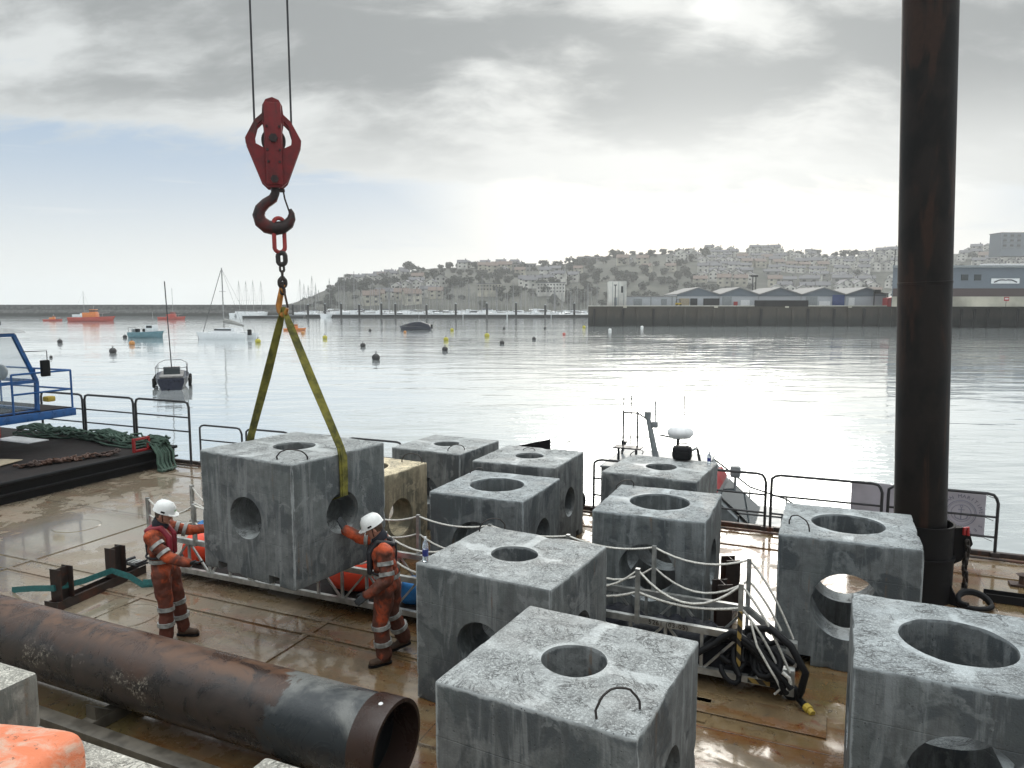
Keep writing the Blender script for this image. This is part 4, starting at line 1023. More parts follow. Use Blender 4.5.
# ------------------------------------------------------------------ concrete blocks
def block_mesh(name, mat, rt, rs):
    h = .775; rr_ = .018
    g = [-h, -h+.006, -h+rr_]+[-h+rr_+(2*h-2*rr_)*i/26 for i in range(1, 26)]+[h-rr_, h-.006, h]
    n = len(g); idx = {}; vs = []; fs = []
    def vid(p):
        k = tuple(round(q, 5) for q in p)
        if k not in idx:
            q = Vector([max(-h+rr_, min(h-rr_, c)) for c in p]); d_ = Vector(p)-q
            if d_.length > 1e-9: q = q+d_.normalized()*min(rr_, d_.length) if sum(abs(c) > 1e-9 for c in d_) > 1 else Vector(p)
            s_ = q*1.0
            wv = noise.noise(s_*3.1+Vector((5,1,2)))*.007+noise.noise(s_*13)*.003
            if q.z > h-.002: q = Vector((q.x, q.y, q.z+noise.noise(s_*5)*.007+noise.noise(s_*17)*.004))
            ne = sum(abs(abs(c)-h) < .03 for c in (s_+d_*.0))
            if ne >= 2:
                ch = max(0, noise.noise(s_*6+Vector((2,8,5)))-.22)*.055+max(0, noise.noise(s_*17)-.3)*.02
                q = q*(1-ch)
            q = q*(1+wv*.5)
            idx[k] = len(vs); vs.append(q+Vector((0, 0, h)))
        return idx[k]
    for ax in range(3):
        for sgn in (-h, h):
            for i in range(n-1):
                for j in range(n-1):
                    q = []
                    for a, b in ((i,j), (i+1,j), (i+1,j+1), (i,j+1)):
                        p = [0,0,0]; p[ax] = sgn; p[(ax+1) % 3] = g[a]; p[(ax+2) % 3] = g[b]; q.append(vid(p))
                    fs.append(tuple(q) if sgn > 0 else tuple(q[::-1]))
    mb = MB(); mb.add(vs, fs); o = mb.build('tmp', mat, smooth=0)
    cutters = []
    def cut(m):
        c = link('cut', m.mesh('cut', mat)); cutters.append(c)
        md = o.modifiers.new('b', 'BOOLEAN'); md.operation = 'DIFFERENCE'; md.solver = 'EXACT'; md.object = c
    def cyl(r, M3, L):
        c = MB(); c.lathe((0, 0, h), [(r+.012, -L), (r, -L+.55), (r, L-.55), (r+.012, L)], 48, M=M3); return c
    cut(cyl(rt, Matrix.Identity(3), 1.0)); cut(cyl(rs, Matrix.Rotation(R(90), 3, 'X'), 1.003)); cut(cyl(rs+.001 if rt < .3 else .31, Matrix.Rotation(R(90), 3, 'Y'), 1.006))
    c = MB()
    for s in (-1, 1):
        c.box((s*.44, 0, .045), (.17, 2.2, .15))
    cut(c)
    me = evald(o); me.name = name
    bpy.data.objects.remove(o)
    for c in cutters: bpy.data.objects.remove(c)
    for p in me.polygons: p.use_smooth = True
    me.set_sharp_from_angle(angle=R(38)); return me
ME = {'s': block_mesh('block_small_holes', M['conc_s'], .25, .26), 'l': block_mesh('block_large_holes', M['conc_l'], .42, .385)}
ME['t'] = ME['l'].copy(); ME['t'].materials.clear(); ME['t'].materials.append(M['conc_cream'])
def loop_mesh(span=.30, hgt=.17):
    mb = MB(); mb.tube([(-span/2, 0, -.03)]+[(-span/2*math.cos(math.pi*i/14)*(1+.04*math.sin(i*2.1)), .006*math.sin(i*1.3), hgt*math.sin(math.pi*i/14)**.8+.002) for i in range(1, 14)]+[(span/2, 0, -.03)], .0085, 7)
    return mb.mesh('lifting_loop', M['rebar'], 60)
LOOP = loop_mesh()
S_ = 1.55
def conc_block(x, y, a, sx, sy, sz, kind, label, loops, z0=0., rot=0):
    t_ = thing('concrete_block', label, 'concrete block', (x*S_, y*S_, z0), a, 'cast concrete anchor blocks on the barge')
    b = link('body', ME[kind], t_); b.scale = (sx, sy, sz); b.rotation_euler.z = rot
    zt_ = z0+1.55*sz
    for (ax_, ay_, bx_, by_, hh_, lean) in loops:
        q0_, q1_ = P(ax_, ay_, zt_), P(bx_, by_, zt_); Ri = Matrix.Rotation(-a, 3, 'Z'); o3 = Vector((x*S_, y*S_, zt_))
        q0_, q1_ = Ri @ (q0_-o3), Ri @ (q1_-o3); m_ = (q0_+q1_)/2; d_ = q1_-q0_
        l = link('lifting_loop', LOOP, t_); l.location = (m_.x, m_.y, 1.55*sz); l.rotation_euler = (lean, 0, math.atan2(d_.y, d_.x)); l.scale = (d_.length/.30, 1, hh_/.17)
    return t_
HALF = R(90)
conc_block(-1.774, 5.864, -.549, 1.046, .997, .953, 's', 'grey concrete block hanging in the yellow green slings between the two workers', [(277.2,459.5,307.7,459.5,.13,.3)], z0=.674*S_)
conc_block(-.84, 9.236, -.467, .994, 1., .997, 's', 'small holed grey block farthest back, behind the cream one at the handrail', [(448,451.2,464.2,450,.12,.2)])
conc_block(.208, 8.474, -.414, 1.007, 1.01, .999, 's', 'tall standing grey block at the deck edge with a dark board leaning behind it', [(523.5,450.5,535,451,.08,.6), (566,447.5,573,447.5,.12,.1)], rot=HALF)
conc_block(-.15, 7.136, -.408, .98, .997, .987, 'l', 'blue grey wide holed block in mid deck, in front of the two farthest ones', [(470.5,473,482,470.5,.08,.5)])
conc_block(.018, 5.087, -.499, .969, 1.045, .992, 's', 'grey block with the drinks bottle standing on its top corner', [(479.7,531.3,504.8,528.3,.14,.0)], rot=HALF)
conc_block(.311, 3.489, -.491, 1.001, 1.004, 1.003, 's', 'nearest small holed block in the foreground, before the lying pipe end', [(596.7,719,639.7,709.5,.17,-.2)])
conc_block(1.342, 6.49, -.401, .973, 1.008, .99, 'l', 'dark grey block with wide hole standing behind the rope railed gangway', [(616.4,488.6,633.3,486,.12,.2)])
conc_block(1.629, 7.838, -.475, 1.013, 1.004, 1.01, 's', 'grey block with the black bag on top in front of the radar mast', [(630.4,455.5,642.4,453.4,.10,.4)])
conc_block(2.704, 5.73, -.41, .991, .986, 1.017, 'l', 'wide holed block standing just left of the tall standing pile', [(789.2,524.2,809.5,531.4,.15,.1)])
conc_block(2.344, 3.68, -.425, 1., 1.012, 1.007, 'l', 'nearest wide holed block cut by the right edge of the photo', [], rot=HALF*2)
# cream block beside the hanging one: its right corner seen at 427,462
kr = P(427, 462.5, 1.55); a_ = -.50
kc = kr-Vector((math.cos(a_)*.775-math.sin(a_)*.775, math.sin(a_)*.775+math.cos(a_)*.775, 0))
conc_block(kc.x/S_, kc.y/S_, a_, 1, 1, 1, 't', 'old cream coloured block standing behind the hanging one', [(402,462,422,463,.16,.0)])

# things standing on the blocks
def bottle(name, label, p, h=.24):
    t_ = thing(name, label, 'bottle', p)
    mb = MB(); mb.lathe((0,0,0), [(.001,0), (.030,0), (.033,.01), (.033,h*.62), (.028,h*.74), (.012,h*.86), (.012,h*.92), (.001, h*.92)], 14); mb.build('body', M['bottle'], t_)
    mb = MB(); mb.lathe((0,0,h*.22), [(.0338,0), (.0338,h*.28)], 14); mb.build('label_band', M['cap_blue'], t_)
    mb = MB(); mb.lathe((0,0,h*.92), [(.001,.02), (.014,.02), (.014,-.005)], 10); mb.build('lid', M['white_paint'], t_)
bottle('drinks_bottle', 'clear plastic drinks bottle with dark blue label on the corner of a block', P(425.5, 561, 1.547), .27)
bottle('water_bottle', 'small clear bottle standing beside the black bag on a rear block', P(709, 464, 1.572), .22)
p_ = P(682, 460, 1.57); t_ = thing('tool_bag', 'black tool bag sitting on top of the rear block', 'bag', p_, -.3)
mb = MB(); mb.bbox((0,0,.13), (.34,.22,.25), .07); mb.build('body', M['black_rubber'], t_, 60)
mb = MB(); mb.tube([(-.09,-.06,.22), (-.08,-.06,.31), (.08,-.06,.31), (.09,-.06,.22)], .012, 6); mb.build('handle', M['black_rubber'], t_)
mb = MB(); mb.bbox((.0,-.115,.10), (.22,.04,.13), .015); mb.build('pocket', M['black_rubber'], t_)
u_, v_ = to_uv(P(560, 470, .6)); t_ = thing('bulwark_board', 'black wedge shaped board propped behind the tall block', 'board', UV(-5.55, 14.0, 0), TH)
mb = MB(); mb.prism([(-.5, 0), (.35, 0), (.35, 1.52), (-.48, 1.30)], -.03, .03, M=Matrix(((1,0,0),(0,0,-1),(0,1,0)))); mb.build('panel', M['black'], t_, 0)
mb = MB(); mb.beam((0,.05,1.2), (0,.28,.02), .05, .05); mb.build('prop', M['steel_dark'], t_, 0)
t_ = thing('tyre_fender', 'black rubber tyre fender with red shackle at the deck edge', 'tyre', UV(-4.72, 14.0, .30), TH)
mb = MB(); mb.tube([(.22*math.cos(a*math.pi/10), 0, .22*math.sin(a*math.pi/10)) for a in range(20)], .085, 10, closed=True); mb.build('tread', M['black_rubber'], t_, 60)
mb = MB(); mb.tube([(-.05,-.08,.1), (-.08,-.08,.2), (.05,-.08,.26), (.12,-.08,.15)], .025, 6); mb.build('shackle', M['red_paint'], t_)

# ------------------------------------------------------------------ hook block, chain, slings
HC = Vector((-2.85, 9.0, 0))
t_ = thing('crane_hook_block', 'red crane hook block hanging on two wire ropes with open swivel hook', 'hook block', (HC.x, HC.y, 5.70), R(17)); t_.scale = (.93, .93, .96)
side = [(-.085, -.02), (-.16, .05), (-.335, .50), (-.34, .56), (-.22, .78), (-.13, .86), (-.12, .96), (-.08, 1.03), (0, 1.06), (.08, 1.03), (.12, .96), (.13, .86), (.22, .78), (.34, .56), (.335, .50), (.16, .05), (.085, -.02)]
inner = [(.115, .45), (.215, .50), (.225, .60), (.19, .72), (.13, .78), (.115, .7)]
def plate(y0, y1, pts, hole):
    mb = MB(); mb.prism(pts, y0, y1, M=FR); me = mb.mesh('p', M['block_red']); o = link('p', me)
    cs_ = []
    for s in (-1, 1):
        c = MB(); c.prism([(s*a, b) for a, b in hole], y0-.1, y1+.1, M=FR); co_ = link('c', c.mesh('c', M['block_red'])); cs_.append(co_)
        md = o.modifiers.new('b', 'BOOLEAN'); md.operation = 'DIFFERENCE'; md.solver = 'EXACT'; md.object = co_
    bv = o.modifiers.new('v', 'BEVEL'); bv.width = .008; bv.segments = 2
    r_ = evald(o); bpy.data.objects.remove(o)
    for c in cs_: bpy.data.objects.remove(c)
    return r_
link('cheek_plate', plate(-.13, -.09, side, inner), t_); link('cheek_plate', plate(.09, .13, side, inner), t_)
mb = MB(); mb.bbox((0, -.155, .50), (.21, .05, .98), .02); mb.bbox((0, .155, .50), (.21, .05, .98), .02); mb.build('centre_strap', M['block_red'], t_)
mb = MB(); mb.lathe((0,0,.56), [(.02,-.04), (.15,-.04), (.13,-.02), (.13,.02), (.15,.04), (.02,.04)], 32, M=Matrix.Rotation(R(90), 3, 'X')); sh = mb.build('sheave', M['hook_steel'], t_)
for zc, rr_ in ((.56, .055), (.07, .05)):
    mb = MB(); mb.lathe((0,0,zc), [(.001,-.215), (rr_,-.215), (rr_,.215), (.001,.215)], 6, M=Matrix.Rotation(R(90), 3, 'X')); mb.build('axle_nut', M['hook_steel'], t_)
for s in (-1, 1):
    for zc in (.28, .42, .70):
        mb = MB(); mb.lathe((s*.075*(1 if zc > .3 else .9),-.19,zc), [(.001,-.012), (.016,-.012), (.016,.012)], 6, M=Matrix.Rotation(R(90), 3, 'X')); mb.build('bolt', M['hook_steel'], t_)
# hook: swept tapering section
hk = [(0, .04), (0, -.08), (-.03, -.16), (-.12, -.23), (-.19, -.31), (-.215, -.40), (-.19, -.49), (-.12, -.555), (-.02, -.58), (.08, -.56), (.155, -.505), (.19, -.43), (.195, -.36), (.175, -.30)]
rad = [.055, .055, .062, .066, .072, .078, .085, .088, .088, .082, .07, .055, .04, .022]
mb = MB(); mb.tube([(a, 0, b*.88) for a, b in hk], .05, 12, radii=rad); mb.build('hook', M['hook_steel'], t_, 70)
mb = MB(); mb.tube([(.10, 0, -.05), (.115, 0, -.14), (.17, 0, -.31)], .012, 6); mb.bbox((.07, 0, -.04), (.1, .06, .04), .01); mb.build('safety_latch', M['hook_steel'], t_)
for s, top in ((-1, -.36), (1, .16)):
    a = Vector((s*.225, 0, .74)); b = Vector((s*.21-.02, 0, 22))
    mb = MB(); mb.tube([a, a*.3+b*.7, b], .013, 7); mb.build('wire_rope', M['rail'], t_)
def torus_link(mb, c, L, Wd, r, rz, tilt=0, n=8):
    pts = []
    for i in range(20):
        a = 2*math.pi*i/20; x = math.cos(a)*(Wd/2-r); z = math.sin(a)*(Wd/2-r)+(L/2-Wd/2)*(1 if math.sin(a) > 0 else -1)
        pts.append(Vector((x, 0, z)))
    Mr = Matrix.Rotation(rz, 3, 'Z') @ Matrix.Rotation(tilt, 3, 'X')
    mb.tube([Mr @ p+Vector(c) for p in pts], r, n, closed=True)
HX = Vector((-2.80, 9.0, 0))
mr = thing('master_link', 'large oval red lifting ring hanging in the crane hook', 'lifting ring', (HX.x, HX.y, 5.0))
mb = MB(); torus_link(mb, (-.02, 0, .13), .46, .18, .026, R(35)); mb.build('ring', M['ring_red'], mr, 60)
ch = thing('lifting_chain', 'short rusty steel chain below the red ring', 'chain', (HX.x, HX.y, 4.48))
mb = MB(); torus_link(mb, (0,0,.37), .20, .15, .03, 0, 0); mb.build('coupling_link', M['chain'], ch, 60)
for i in range(5):
    mb = MB(); torus_link(mb, (0,0,.25-.068*i), .105, .075, .0145, R(90)*(i % 2)+.4); mb.build('chain_link', M['chain'], ch, 60)
lh = thing('sling_hook', 'yellow painted safety hook gripping the sling eyes', 'hook', (HX.x, HX.y, 4.21), R(-35))
mb = MB(); pts = [(.0,.0,.33), (-.02,0,.26), (-.055,0,.17), (-.085,0,.08), (-.075,0,.01), (-.02,0,-.035), (.04,0,-.02), (.075,0,.04)]
mb.tube(pts, .03, 10, radii=[.035,.034,.036,.038,.038,.036,.03,.018]); mb.build('hook_body', M['hook_yellow'], lh, 60)
mb = MB(); mb.tube([(.01,0,.30), (.05,0,.17), (.085,0,.05)], .014, 6); mb.build('safety_latch', M['chain'], lh)
mb = MB(); torus_link(mb, (.0,0,.35), .15, .13, .026, R(80)); mb.build('eye', M['chain'], lh, 60)
def ribbon(path, w_, th, wdir, name, par, mat):
    mb = MB(); k = len(path); vs = []
    for i, p in enumerate(path):
        p = Vector(p); t = (Vector(path[min(i+1,k-1)])-Vector(path[max(i-1,0)])).normalized()
        wd = wdir[i] if isinstance(wdir, list) else wdir
        wd = Vector(wd); wd = (wd-t*wd.dot(t)).normalized(); nn = t.cross(wd)
        ww = w_[i] if isinstance(w_, list) else w_
        for a, b in ((-1,-1), (1,-1), (1,1), (-1,1)): vs.append(p+wd*ww/2*a+nn*th/2*b)
    fs = []
    for i in range(k-1):
        for j in range(4): fs.append((i*4+j, i*4+(j+1) % 4, (i+1)*4+(j+1) % 4, (i+1)*4+j))
    fs += [(3,2,1,0), tuple((k-1)*4+j for j in range(4))]
    mb.add(vs, fs); return mb.build(name, mat, par, 50)
aA = -.549; cA = Vector((-1.774*S_, 5.864*S_, 0)); ex_ = Vector((math.cos(aA), math.sin(aA), 0)); ey_ = Vector((-math.sin(aA), math.cos(aA), 0))
zt_ = .674*S_+1.55*.953
for s, lab in ((-1, 'yellow green webbing sling running down the hidden left face of the hanging block'), (1, 'yellow green webbing sling passing into the right face hole of the hanging block')):
    sgt = thing('lifting_sling', lab, 'sling', (0,0,0))
    top = Vector((HX.x, HX.y, 4.235)); ed = cA+ex_*s*(.775*1.046+.02)+Vector((0,0,zt_+.01))
    hole = cA+ex_*s*(.775*1.046+.025)+Vector((0,0,zt_-.775+.23))
    inn = cA+ex_*s*.40+Vector((0,0,zt_-.775+.16))
    for k_, off in ((0, -.022), (1, .022)):
        o_ = ey_*off*.7
        path = [top+Vector((0, off*.5, .03)), top.lerp(ed, .12)+o_, top.lerp(ed, .5)+o_*1.3+ex_*s*(-.01), top.lerp(ed, .97)+o_, ed+o_+ex_*s*.012*k_-Vector((0,0,.06)), ed.lerp(hole, .5)+o_*.8+ex_*s*(.006+.012*k_), hole+o_*.8+ex_*s*.010*k_+Vector((0,0,.02)), hole.lerp(inn, .35)-Vector((0,0,.02))+o_, inn+o_]
        ribbon(path, [.05,.07,.08,.085,.09,.09,.09,.09,.09], .012, [Vector((.5,1,0))]+[(ex_*.35+ey_).normalized()]*2+[ey_]*6, 'webbing', sgt, M['sling'])

# ------------------------------------------------------------------ standing pile with sleeve
pb = P(918.5, 595); lean = R(-2.35)
pile = thing('standing_pile', 'tall rusty black steel pile rising out of its deck sleeve', 'pile', (pb.x, pb.y, 0))
mb = MB(); mb.lathe((0,0,0), [(.345, -.3), (.345, 14)], 40, M=Matrix.Rotation(lean, 3, 'Y')); mb.build('shaft', M['pile'], pile, 40)
for z_ in (4.6, 9.1):
    mb = MB(); mb.lathe((math.tan(lean)*z_,0,z_), [(.34,-.02), (.351,-.012), (.351,.012), (.34,.02)], 40, M=Matrix.Rotation(lean, 3, 'Y')); mb.build('weld_seam', M['pile'], pile, 40)
slv = thing('pile_sleeve', 'dark steel sleeve round the foot of the standing pile', 'pile guide', (pb.x, pb.y, 0))
mb = MB(); mb.lathe((0,0,0), [(.42, .0), (.42, .62), (.435, .62), (.435, .66), (.40, .66), (.40, 1.10), (.415, 1.10), (.415, 1.13), (.385, 1.13), (.385, .02)], 44); mb.build('tube', M['black'], slv, 40)
for a in (-.9, .3, 1.5, 2.8, 4.1):
    mb = MB(); mb.prism([(.41,0), (.58,0), (.41,.30)], -.012, .012, M=Matrix.Rotation(a, 3, 'Z') @ FR); mb.build('gusset', M['black'], slv, 0)
mb = MB(); mb.prism([(.38,.50), (.52,.58), (.66,.84), (.62,.98), (.52,1.08), (.38,1.06)], -.05, .05, M=Matrix.Rotation(R(-12), 3, 'Z') @ FR); mb.build('locking_lug', M['black'], slv, 0)
mb = MB(); mb.tube([(.50,-.18,.98), (.50,-.18,1.08), (.55,-.18,1.09), (.56,-.18,.97)], .022, 8); mb.build('red_shackle', M['red_paint'], slv)
pc = thing('pile_chain', 'heavy chain hanging down from the lug of the pile sleeve', 'chain', (pb.x+.54, pb.y-.2, 0))
for i in range(9):
    mb = MB(); torus_link(mb, (.015*math.sin(i*1.3), 0, .86-.092*i), .135, .095, .021, R(90)*(i % 2)+.3); mb.build('chain_link', M['chain'], pc, 60)
t_ = thing('rope_coil', 'thick black loop lying on deck at the foot of the pile', 'rope', (pb.x+.55, pb.y-.45, .03))
mb = MB(); mb.tube([(.22*math.cos(a*.35), .17*math.sin(a*.35), .02+.03*(a > 17)+.1*max(0, math.sin(a*.35))) for a in range(30)], .035, 8); mb.build('loop', M['black_rubber'], t_, 60)
p_ = P(1003, 603); t_ = thing('deck_gap_strip', 'black strip standing in for the dark deck recess right of the pile', 'deck gap', (p_.x+1.2, p_.y-.45, 0), TH)
mb = MB(); mb.box((0,0,.012), (3.0,.22,.016)); mb.box((0,-.1,.07), (3.0,.014,.1)); mb.box((0,.1,.07), (3.0,.014,.1)); mb.build('channel', M['black'], t_, 0)  # black strip added in place of the dark gap in the deck
p_ = P(1022, 586); t_ = thing('deck_cleat', 'small rusty deck cleat near the right end of the handrail', 'cleat', p_, TH)
mb = MB(); mb.bbox((0,0,.02), (.34,.2,.035), .008); mb.build('base_plate', M['chain_rust'], t_)
mb = MB(); mb.lathe((0,0,.03), [(.05,0), (.045,.12), (.09,.15), (.02,.18)], 16); mb.build('horn', M['chain_rust'], t_)

# ------------------------------------------------------------------ lying pipe
pe = P(397, 745, .50); pa = R(-24.2)
pipe = thing('steel_pipe', 'long rusty steel pipe lying across the foreground deck', 'pipe', (pe.x, pe.y, .50), pa)
def pipe_lathe(prof): 
    mb = MB(); mb.lathe((0,0,0), prof, 64, M=Matrix.Rotation(R(90), 3, 'Y')); return mb
pipe_lathe([(.372, -12), (.372, -6), (.372, -.27), (.352, -.27), (.352, -6), (.352, -12), (.372, -12)]).build('pipe_wall', M['pipe'], pipe, 40)
pipe_lathe([(.378, -.268), (.384, -.26), (.384, 0), (.350, 0), (.350, -.268), (.378, -.268)]).build('end_collar', M['pipe'], pipe, 40)
for a in (.15, 2.4):
    mb = MB(); mb.lathe((-.12, -.384*math.sin(a), .384*math.cos(a)), [(.001, .004), (.02, .003), (.022, -.003)], 10, M=Matrix.Rotation(a, 3, 'X')); mb.build('hole_light_dot', M['white_paint'], pipe)  # white dots in place of daylight showing through lifting holes
for i, u_ in enumerate((-1.1, -3.4, -6.2, -9.0)):
    c_ = Vector((pe.x+u_*math.cos(pa), pe.y+u_*math.sin(pa), 0)); b_ = thing('timber_bearer', ('timber bearer nearest the open end under the lying pipe', 'second timber bearer from the open end under the lying pipe', 'third timber bearer from the open end under the lying pipe', 'fourth timber bearer from the open end under the lying pipe')[i], 'timber', c_, pa)
    mb = MB(); mb.bbox((0,0,.064), (.16, 1.0, .125), .012); mb.build('timber', M['wet_wood'], b_)
    for s in (-1, 1):
        mb = MB(); mb.prism([(s*.40,0), (s*.20,0), (s*.40,.14)], -.07, .07, M=Matrix(((0,0,1),(1,0,0),(0,1,0))), o=(0,0,.126)); mb.build('wedge', M['wet_wood'], b_, 0)
c_ = P(120, 705); t_ = thing('long_timber', 'long wet timber lying on deck along the near side of the pipe', 'timber', (pe.x-4.0*math.cos(pa)+.55*math.sin(pa), pe.y-4.0*math.sin(pa)-.55*math.cos(pa), 0), pa)
mb = MB(); mb.bbox((0,0,.075), (5.6,.16,.15), .012); mb.build('timber', M['wet_wood'], t_)

# ------------------------------------------------------------------ quay coping in the foreground with blocks and weathered float
QT = 1.3
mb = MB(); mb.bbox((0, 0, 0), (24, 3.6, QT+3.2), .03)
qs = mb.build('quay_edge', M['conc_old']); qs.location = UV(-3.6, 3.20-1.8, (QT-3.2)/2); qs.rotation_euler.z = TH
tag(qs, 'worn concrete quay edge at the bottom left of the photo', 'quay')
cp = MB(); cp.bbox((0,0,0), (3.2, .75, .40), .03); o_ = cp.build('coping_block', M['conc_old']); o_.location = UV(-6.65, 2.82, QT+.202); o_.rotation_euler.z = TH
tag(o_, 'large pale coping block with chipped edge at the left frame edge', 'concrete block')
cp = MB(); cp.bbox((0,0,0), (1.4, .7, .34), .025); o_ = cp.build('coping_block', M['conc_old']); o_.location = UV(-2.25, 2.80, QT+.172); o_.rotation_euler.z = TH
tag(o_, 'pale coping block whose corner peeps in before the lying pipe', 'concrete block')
fl = thing('weathered_float', 'worn orange plastic float with faded scuffs in the bottom left corner', 'float', UV(-4.42, 2.42, QT), R(-10)); fl.scale = (1.22, 1.15, 1.1)
t = NT('faded_orange_plastic'); v = t.co(); n1 = t.noise(v, 5, 6, .7, .8); n2 = t.noise(v, 24, 5, .7)
c = t.mix(t.ramp(n1, .42, .62), (.70, .20, .09), (.62, .40, .30)); c = t.mix(t.ramp(n2, .60, .66, 0, .8), c, (.16, .08, .05))
mf = t.fin(c, .6, 0, t.bump(t.math('ADD', n1, t.math('MULTIPLY', n2, .3)), .6, .02))
mb = MB(); mb.bbox((0,0,.20), (.78,.62,.42), .13)
mb.v = [tuple(Vector(q)+Vector((noise.noise(Vector(q)*4), noise.noise(Vector(q)*4+Vector((9,0,0))), noise.noise(Vector(q)*4+Vector((0,9,0)))))*.03) for q in mb.v]
o_ = mb.build('float_body', mf, fl, 80); sm = o_.modifiers.new('s', 'SUBSURF'); sm.levels = 2; sm.render_levels = 2
mb = MB(); mb.tube([(-.20,.05,.44), (-.1,-.02,.455), (0,.06,.45), (.08,-.03,.455), (.0,-.12,.45), (-.12,-.1,.45)], .022, 7); mb.build('rope', M['chain_rust'], fl, 60)
mb = MB(); mb.tube([(-.3,-.1,.42), (-.18,.12,.455), (-.02,-.05,.46)], .02, 7); mb.build('rope', M['rope_white'], fl, 60)

# ------------------------------------------------------------------ black decked vessel at the left with blue wheelhouse
TZ = .5
wv = thing('work_vessel', 'black decked work vessel with blue framed wheelhouse lying beside the barge', 'work vessel', (0,0,0), TH)
mb = MB(); mb.add([(-32, 0, TZ), (-16.14, 0, TZ), (-16.14, 14.3, TZ), (-32, 14.3, TZ)], [(0,1,2,3)]); mb.build('deck', M['black_deck'], wv, 0)
mb = MB(); mb.box((-24.07, 7.15, -.45), (15.8, 14.28, 1.88)); mb.build('hull', M['black'], wv, 0)
mb = MB(); mb.tube([(-16.10, 0, TZ-.03), (-16.10, 14.3, TZ-.03)], .045, 8); mb.tube([(-16.08, 0, TZ-.28), (-16.08, 14.3, TZ-.28)], .03, 8); mb.build('rubbing_strake', M['black_rubber'], wv)
mb = MB(); mb.bbox((-20.7, 13.1, TZ+.012), (1.5, .6, .02), .005); mb.build('hatch_plate', M['white_paint'], wv)
for (a, b) in ((-21.4, -19.62), (-19.52, -17.57), (-17.47, -15.50)):
    w_ = b-a; c_ = .14
    pts = [(a,14.22,TZ), (a,14.22,TZ+1.22-c_), (a+c_*.3,14.22,TZ+1.19), (a+c_,14.22,TZ+1.22), (b-c_,14.22,TZ+1.22), (b-c_*.3,14.22,TZ+1.19), (b,14.22,TZ+1.22-c_), (b,14.22,TZ if b < -16.2 else .005)]
    mb = MB(); mb.tube(pts, .032, 8)
    for r_ in (.42, .80): mb.tube([(a,14.22,TZ+r_), (b,14.22,TZ+r_)], .022, 7)
    mb.build('handrail', M['rail'], wv)
# platform
PZ = 1.56; ua, ub, va, vb = -23.0, -18.4, 9.4, 13.15
mb = MB(); mb.bbox(((ua+ub)/2, (va+vb)/2, PZ-.11), (ub-ua, vb-va, .20), .015); mb.build('platform_edge', M['blue_paint'], wv)
mb = MB(); mb.box(((ua+ub)/2-.02, (va+vb)/2, PZ+.003), (ub-ua-.14, vb-va-.10, .02)); mb.build('platform_deck', M['black_deck'], wv, 0)
for (a, b) in ((-22.4, 13.0), (-21.5, 13.0), (-21.5, 9.9)):
    mb = MB(); mb.tube([(a, b, TZ), (a, b, PZ-.2)], .05, 8); mb.build('platform_leg', M['red_paint'], wv)
mb = MB(); mb.lathe((-22.7, 12.5, TZ), [(.001,0), (.38,0), (.38,.72), (.001,.72)], 24); mb.build('winch_drum', M['black'], wv, 40)
# platform rail
mb = MB(); zr = PZ+1.0
for z_ in (zr, PZ+.5): mb.tube([(ub-.05, 11.55, z_), (ub-.05, vb-.06, z_), (ua+.6, vb-.06, z_)], .026, 7)
for (a, b) in ((ub-.05, 11.55), (ub-.05, vb-.06), (-19.9, vb-.06), (-21.4, vb-.06)): mb.tube([(a, b, PZ), (a, b, zr)], .026, 7)
mb.build('platform_rail', M['blue_paint'], wv)
# wheelhouse: profile in v (forward) and z
wh = [(9.9, PZ), (12.25, PZ), (12.28, PZ+.78), (11.78, PZ+1.98), (9.9, PZ+1.98)]
def bar(lst, w_, name, mat):
    mb = MB()
    for a, b in lst: mb.beam(a, b, w_, w_)
    return mb.build(name, mat, wv, 0)
for uu in (-18.62, -20.6):
    L_ = [((uu,)+wh[i], (uu,)+wh[i+1]) for i in range(4)]
    L_ += [((uu, 9.9, PZ+.78), (uu, 12.28, PZ+.78)), ((uu, 11.02, PZ), (uu, 11.02, PZ+1.98)), ((uu, 9.9, PZ), (uu, 9.9, PZ+1.98)), ((uu, 11.13, PZ), (uu, 11.13, PZ+1.98))]
    bar(L_, .085, 'wheelhouse_frame', M['blue_paint'])
bar([((-18.62, b, z_), (-20.6, b, z_)) for b, z_ in ((12.25, PZ+.04), (12.28, PZ+.78), (11.78, PZ+1.98), (9.9, PZ+1.98))], .085, 'wheelhouse_frame', M['blue_paint'])
YZ = Matrix(((0,0,1),(1,0,0),(0,1,0)))
for (poly, nm) in (([(11.2, PZ+.84), (12.2, PZ+.84), (11.72, PZ+1.92), (11.2, PZ+1.92)], 'side_window'), ([(11.2, PZ+.08), (12.18, PZ+.08), (12.2, PZ+.72), (11.2, PZ+.72)], 'lower_window'), ([(9.98, PZ+.08), (10.95, PZ+.08), (10.95, PZ+1.9), (9.98, PZ+1.9)], 'door_glass')):
    mb = MB(); mb.prism(poly, -18.625, -18.61, M=YZ); mb.build(nm, M['clear'], wv, 0)
    mb = MB(); mb.prism(poly, -20.605, -20.59, M=YZ); mb.build(nm, M['clear'], wv, 0)
mb = MB(); mb.add([(-18.68, 12.27, PZ+.84), (-20.54, 12.27, PZ+.84), (-20.54, 11.8, PZ+1.93), (-18.68, 11.8, PZ+1.93)], [(0,1,2,3)]); mb.build('windscreen', M['clear'], wv, 0)
mb = MB(); mb.prism([(9.6, PZ+2.03), (12.0, PZ+2.03), (11.9, PZ+2.10), (10.9, PZ+2.24), (9.6, PZ+2.28)], -20.8, -18.45, M=YZ); mb.build('roof', M['white_paint'], wv, 0)
for a in (-18.9, -19.6): mb = MB(); mb.bbox((a, 11.4, PZ+2.27), (.12,.5,.10), .02); mb.build('roof_lamp', M['hull_navy'], wv)
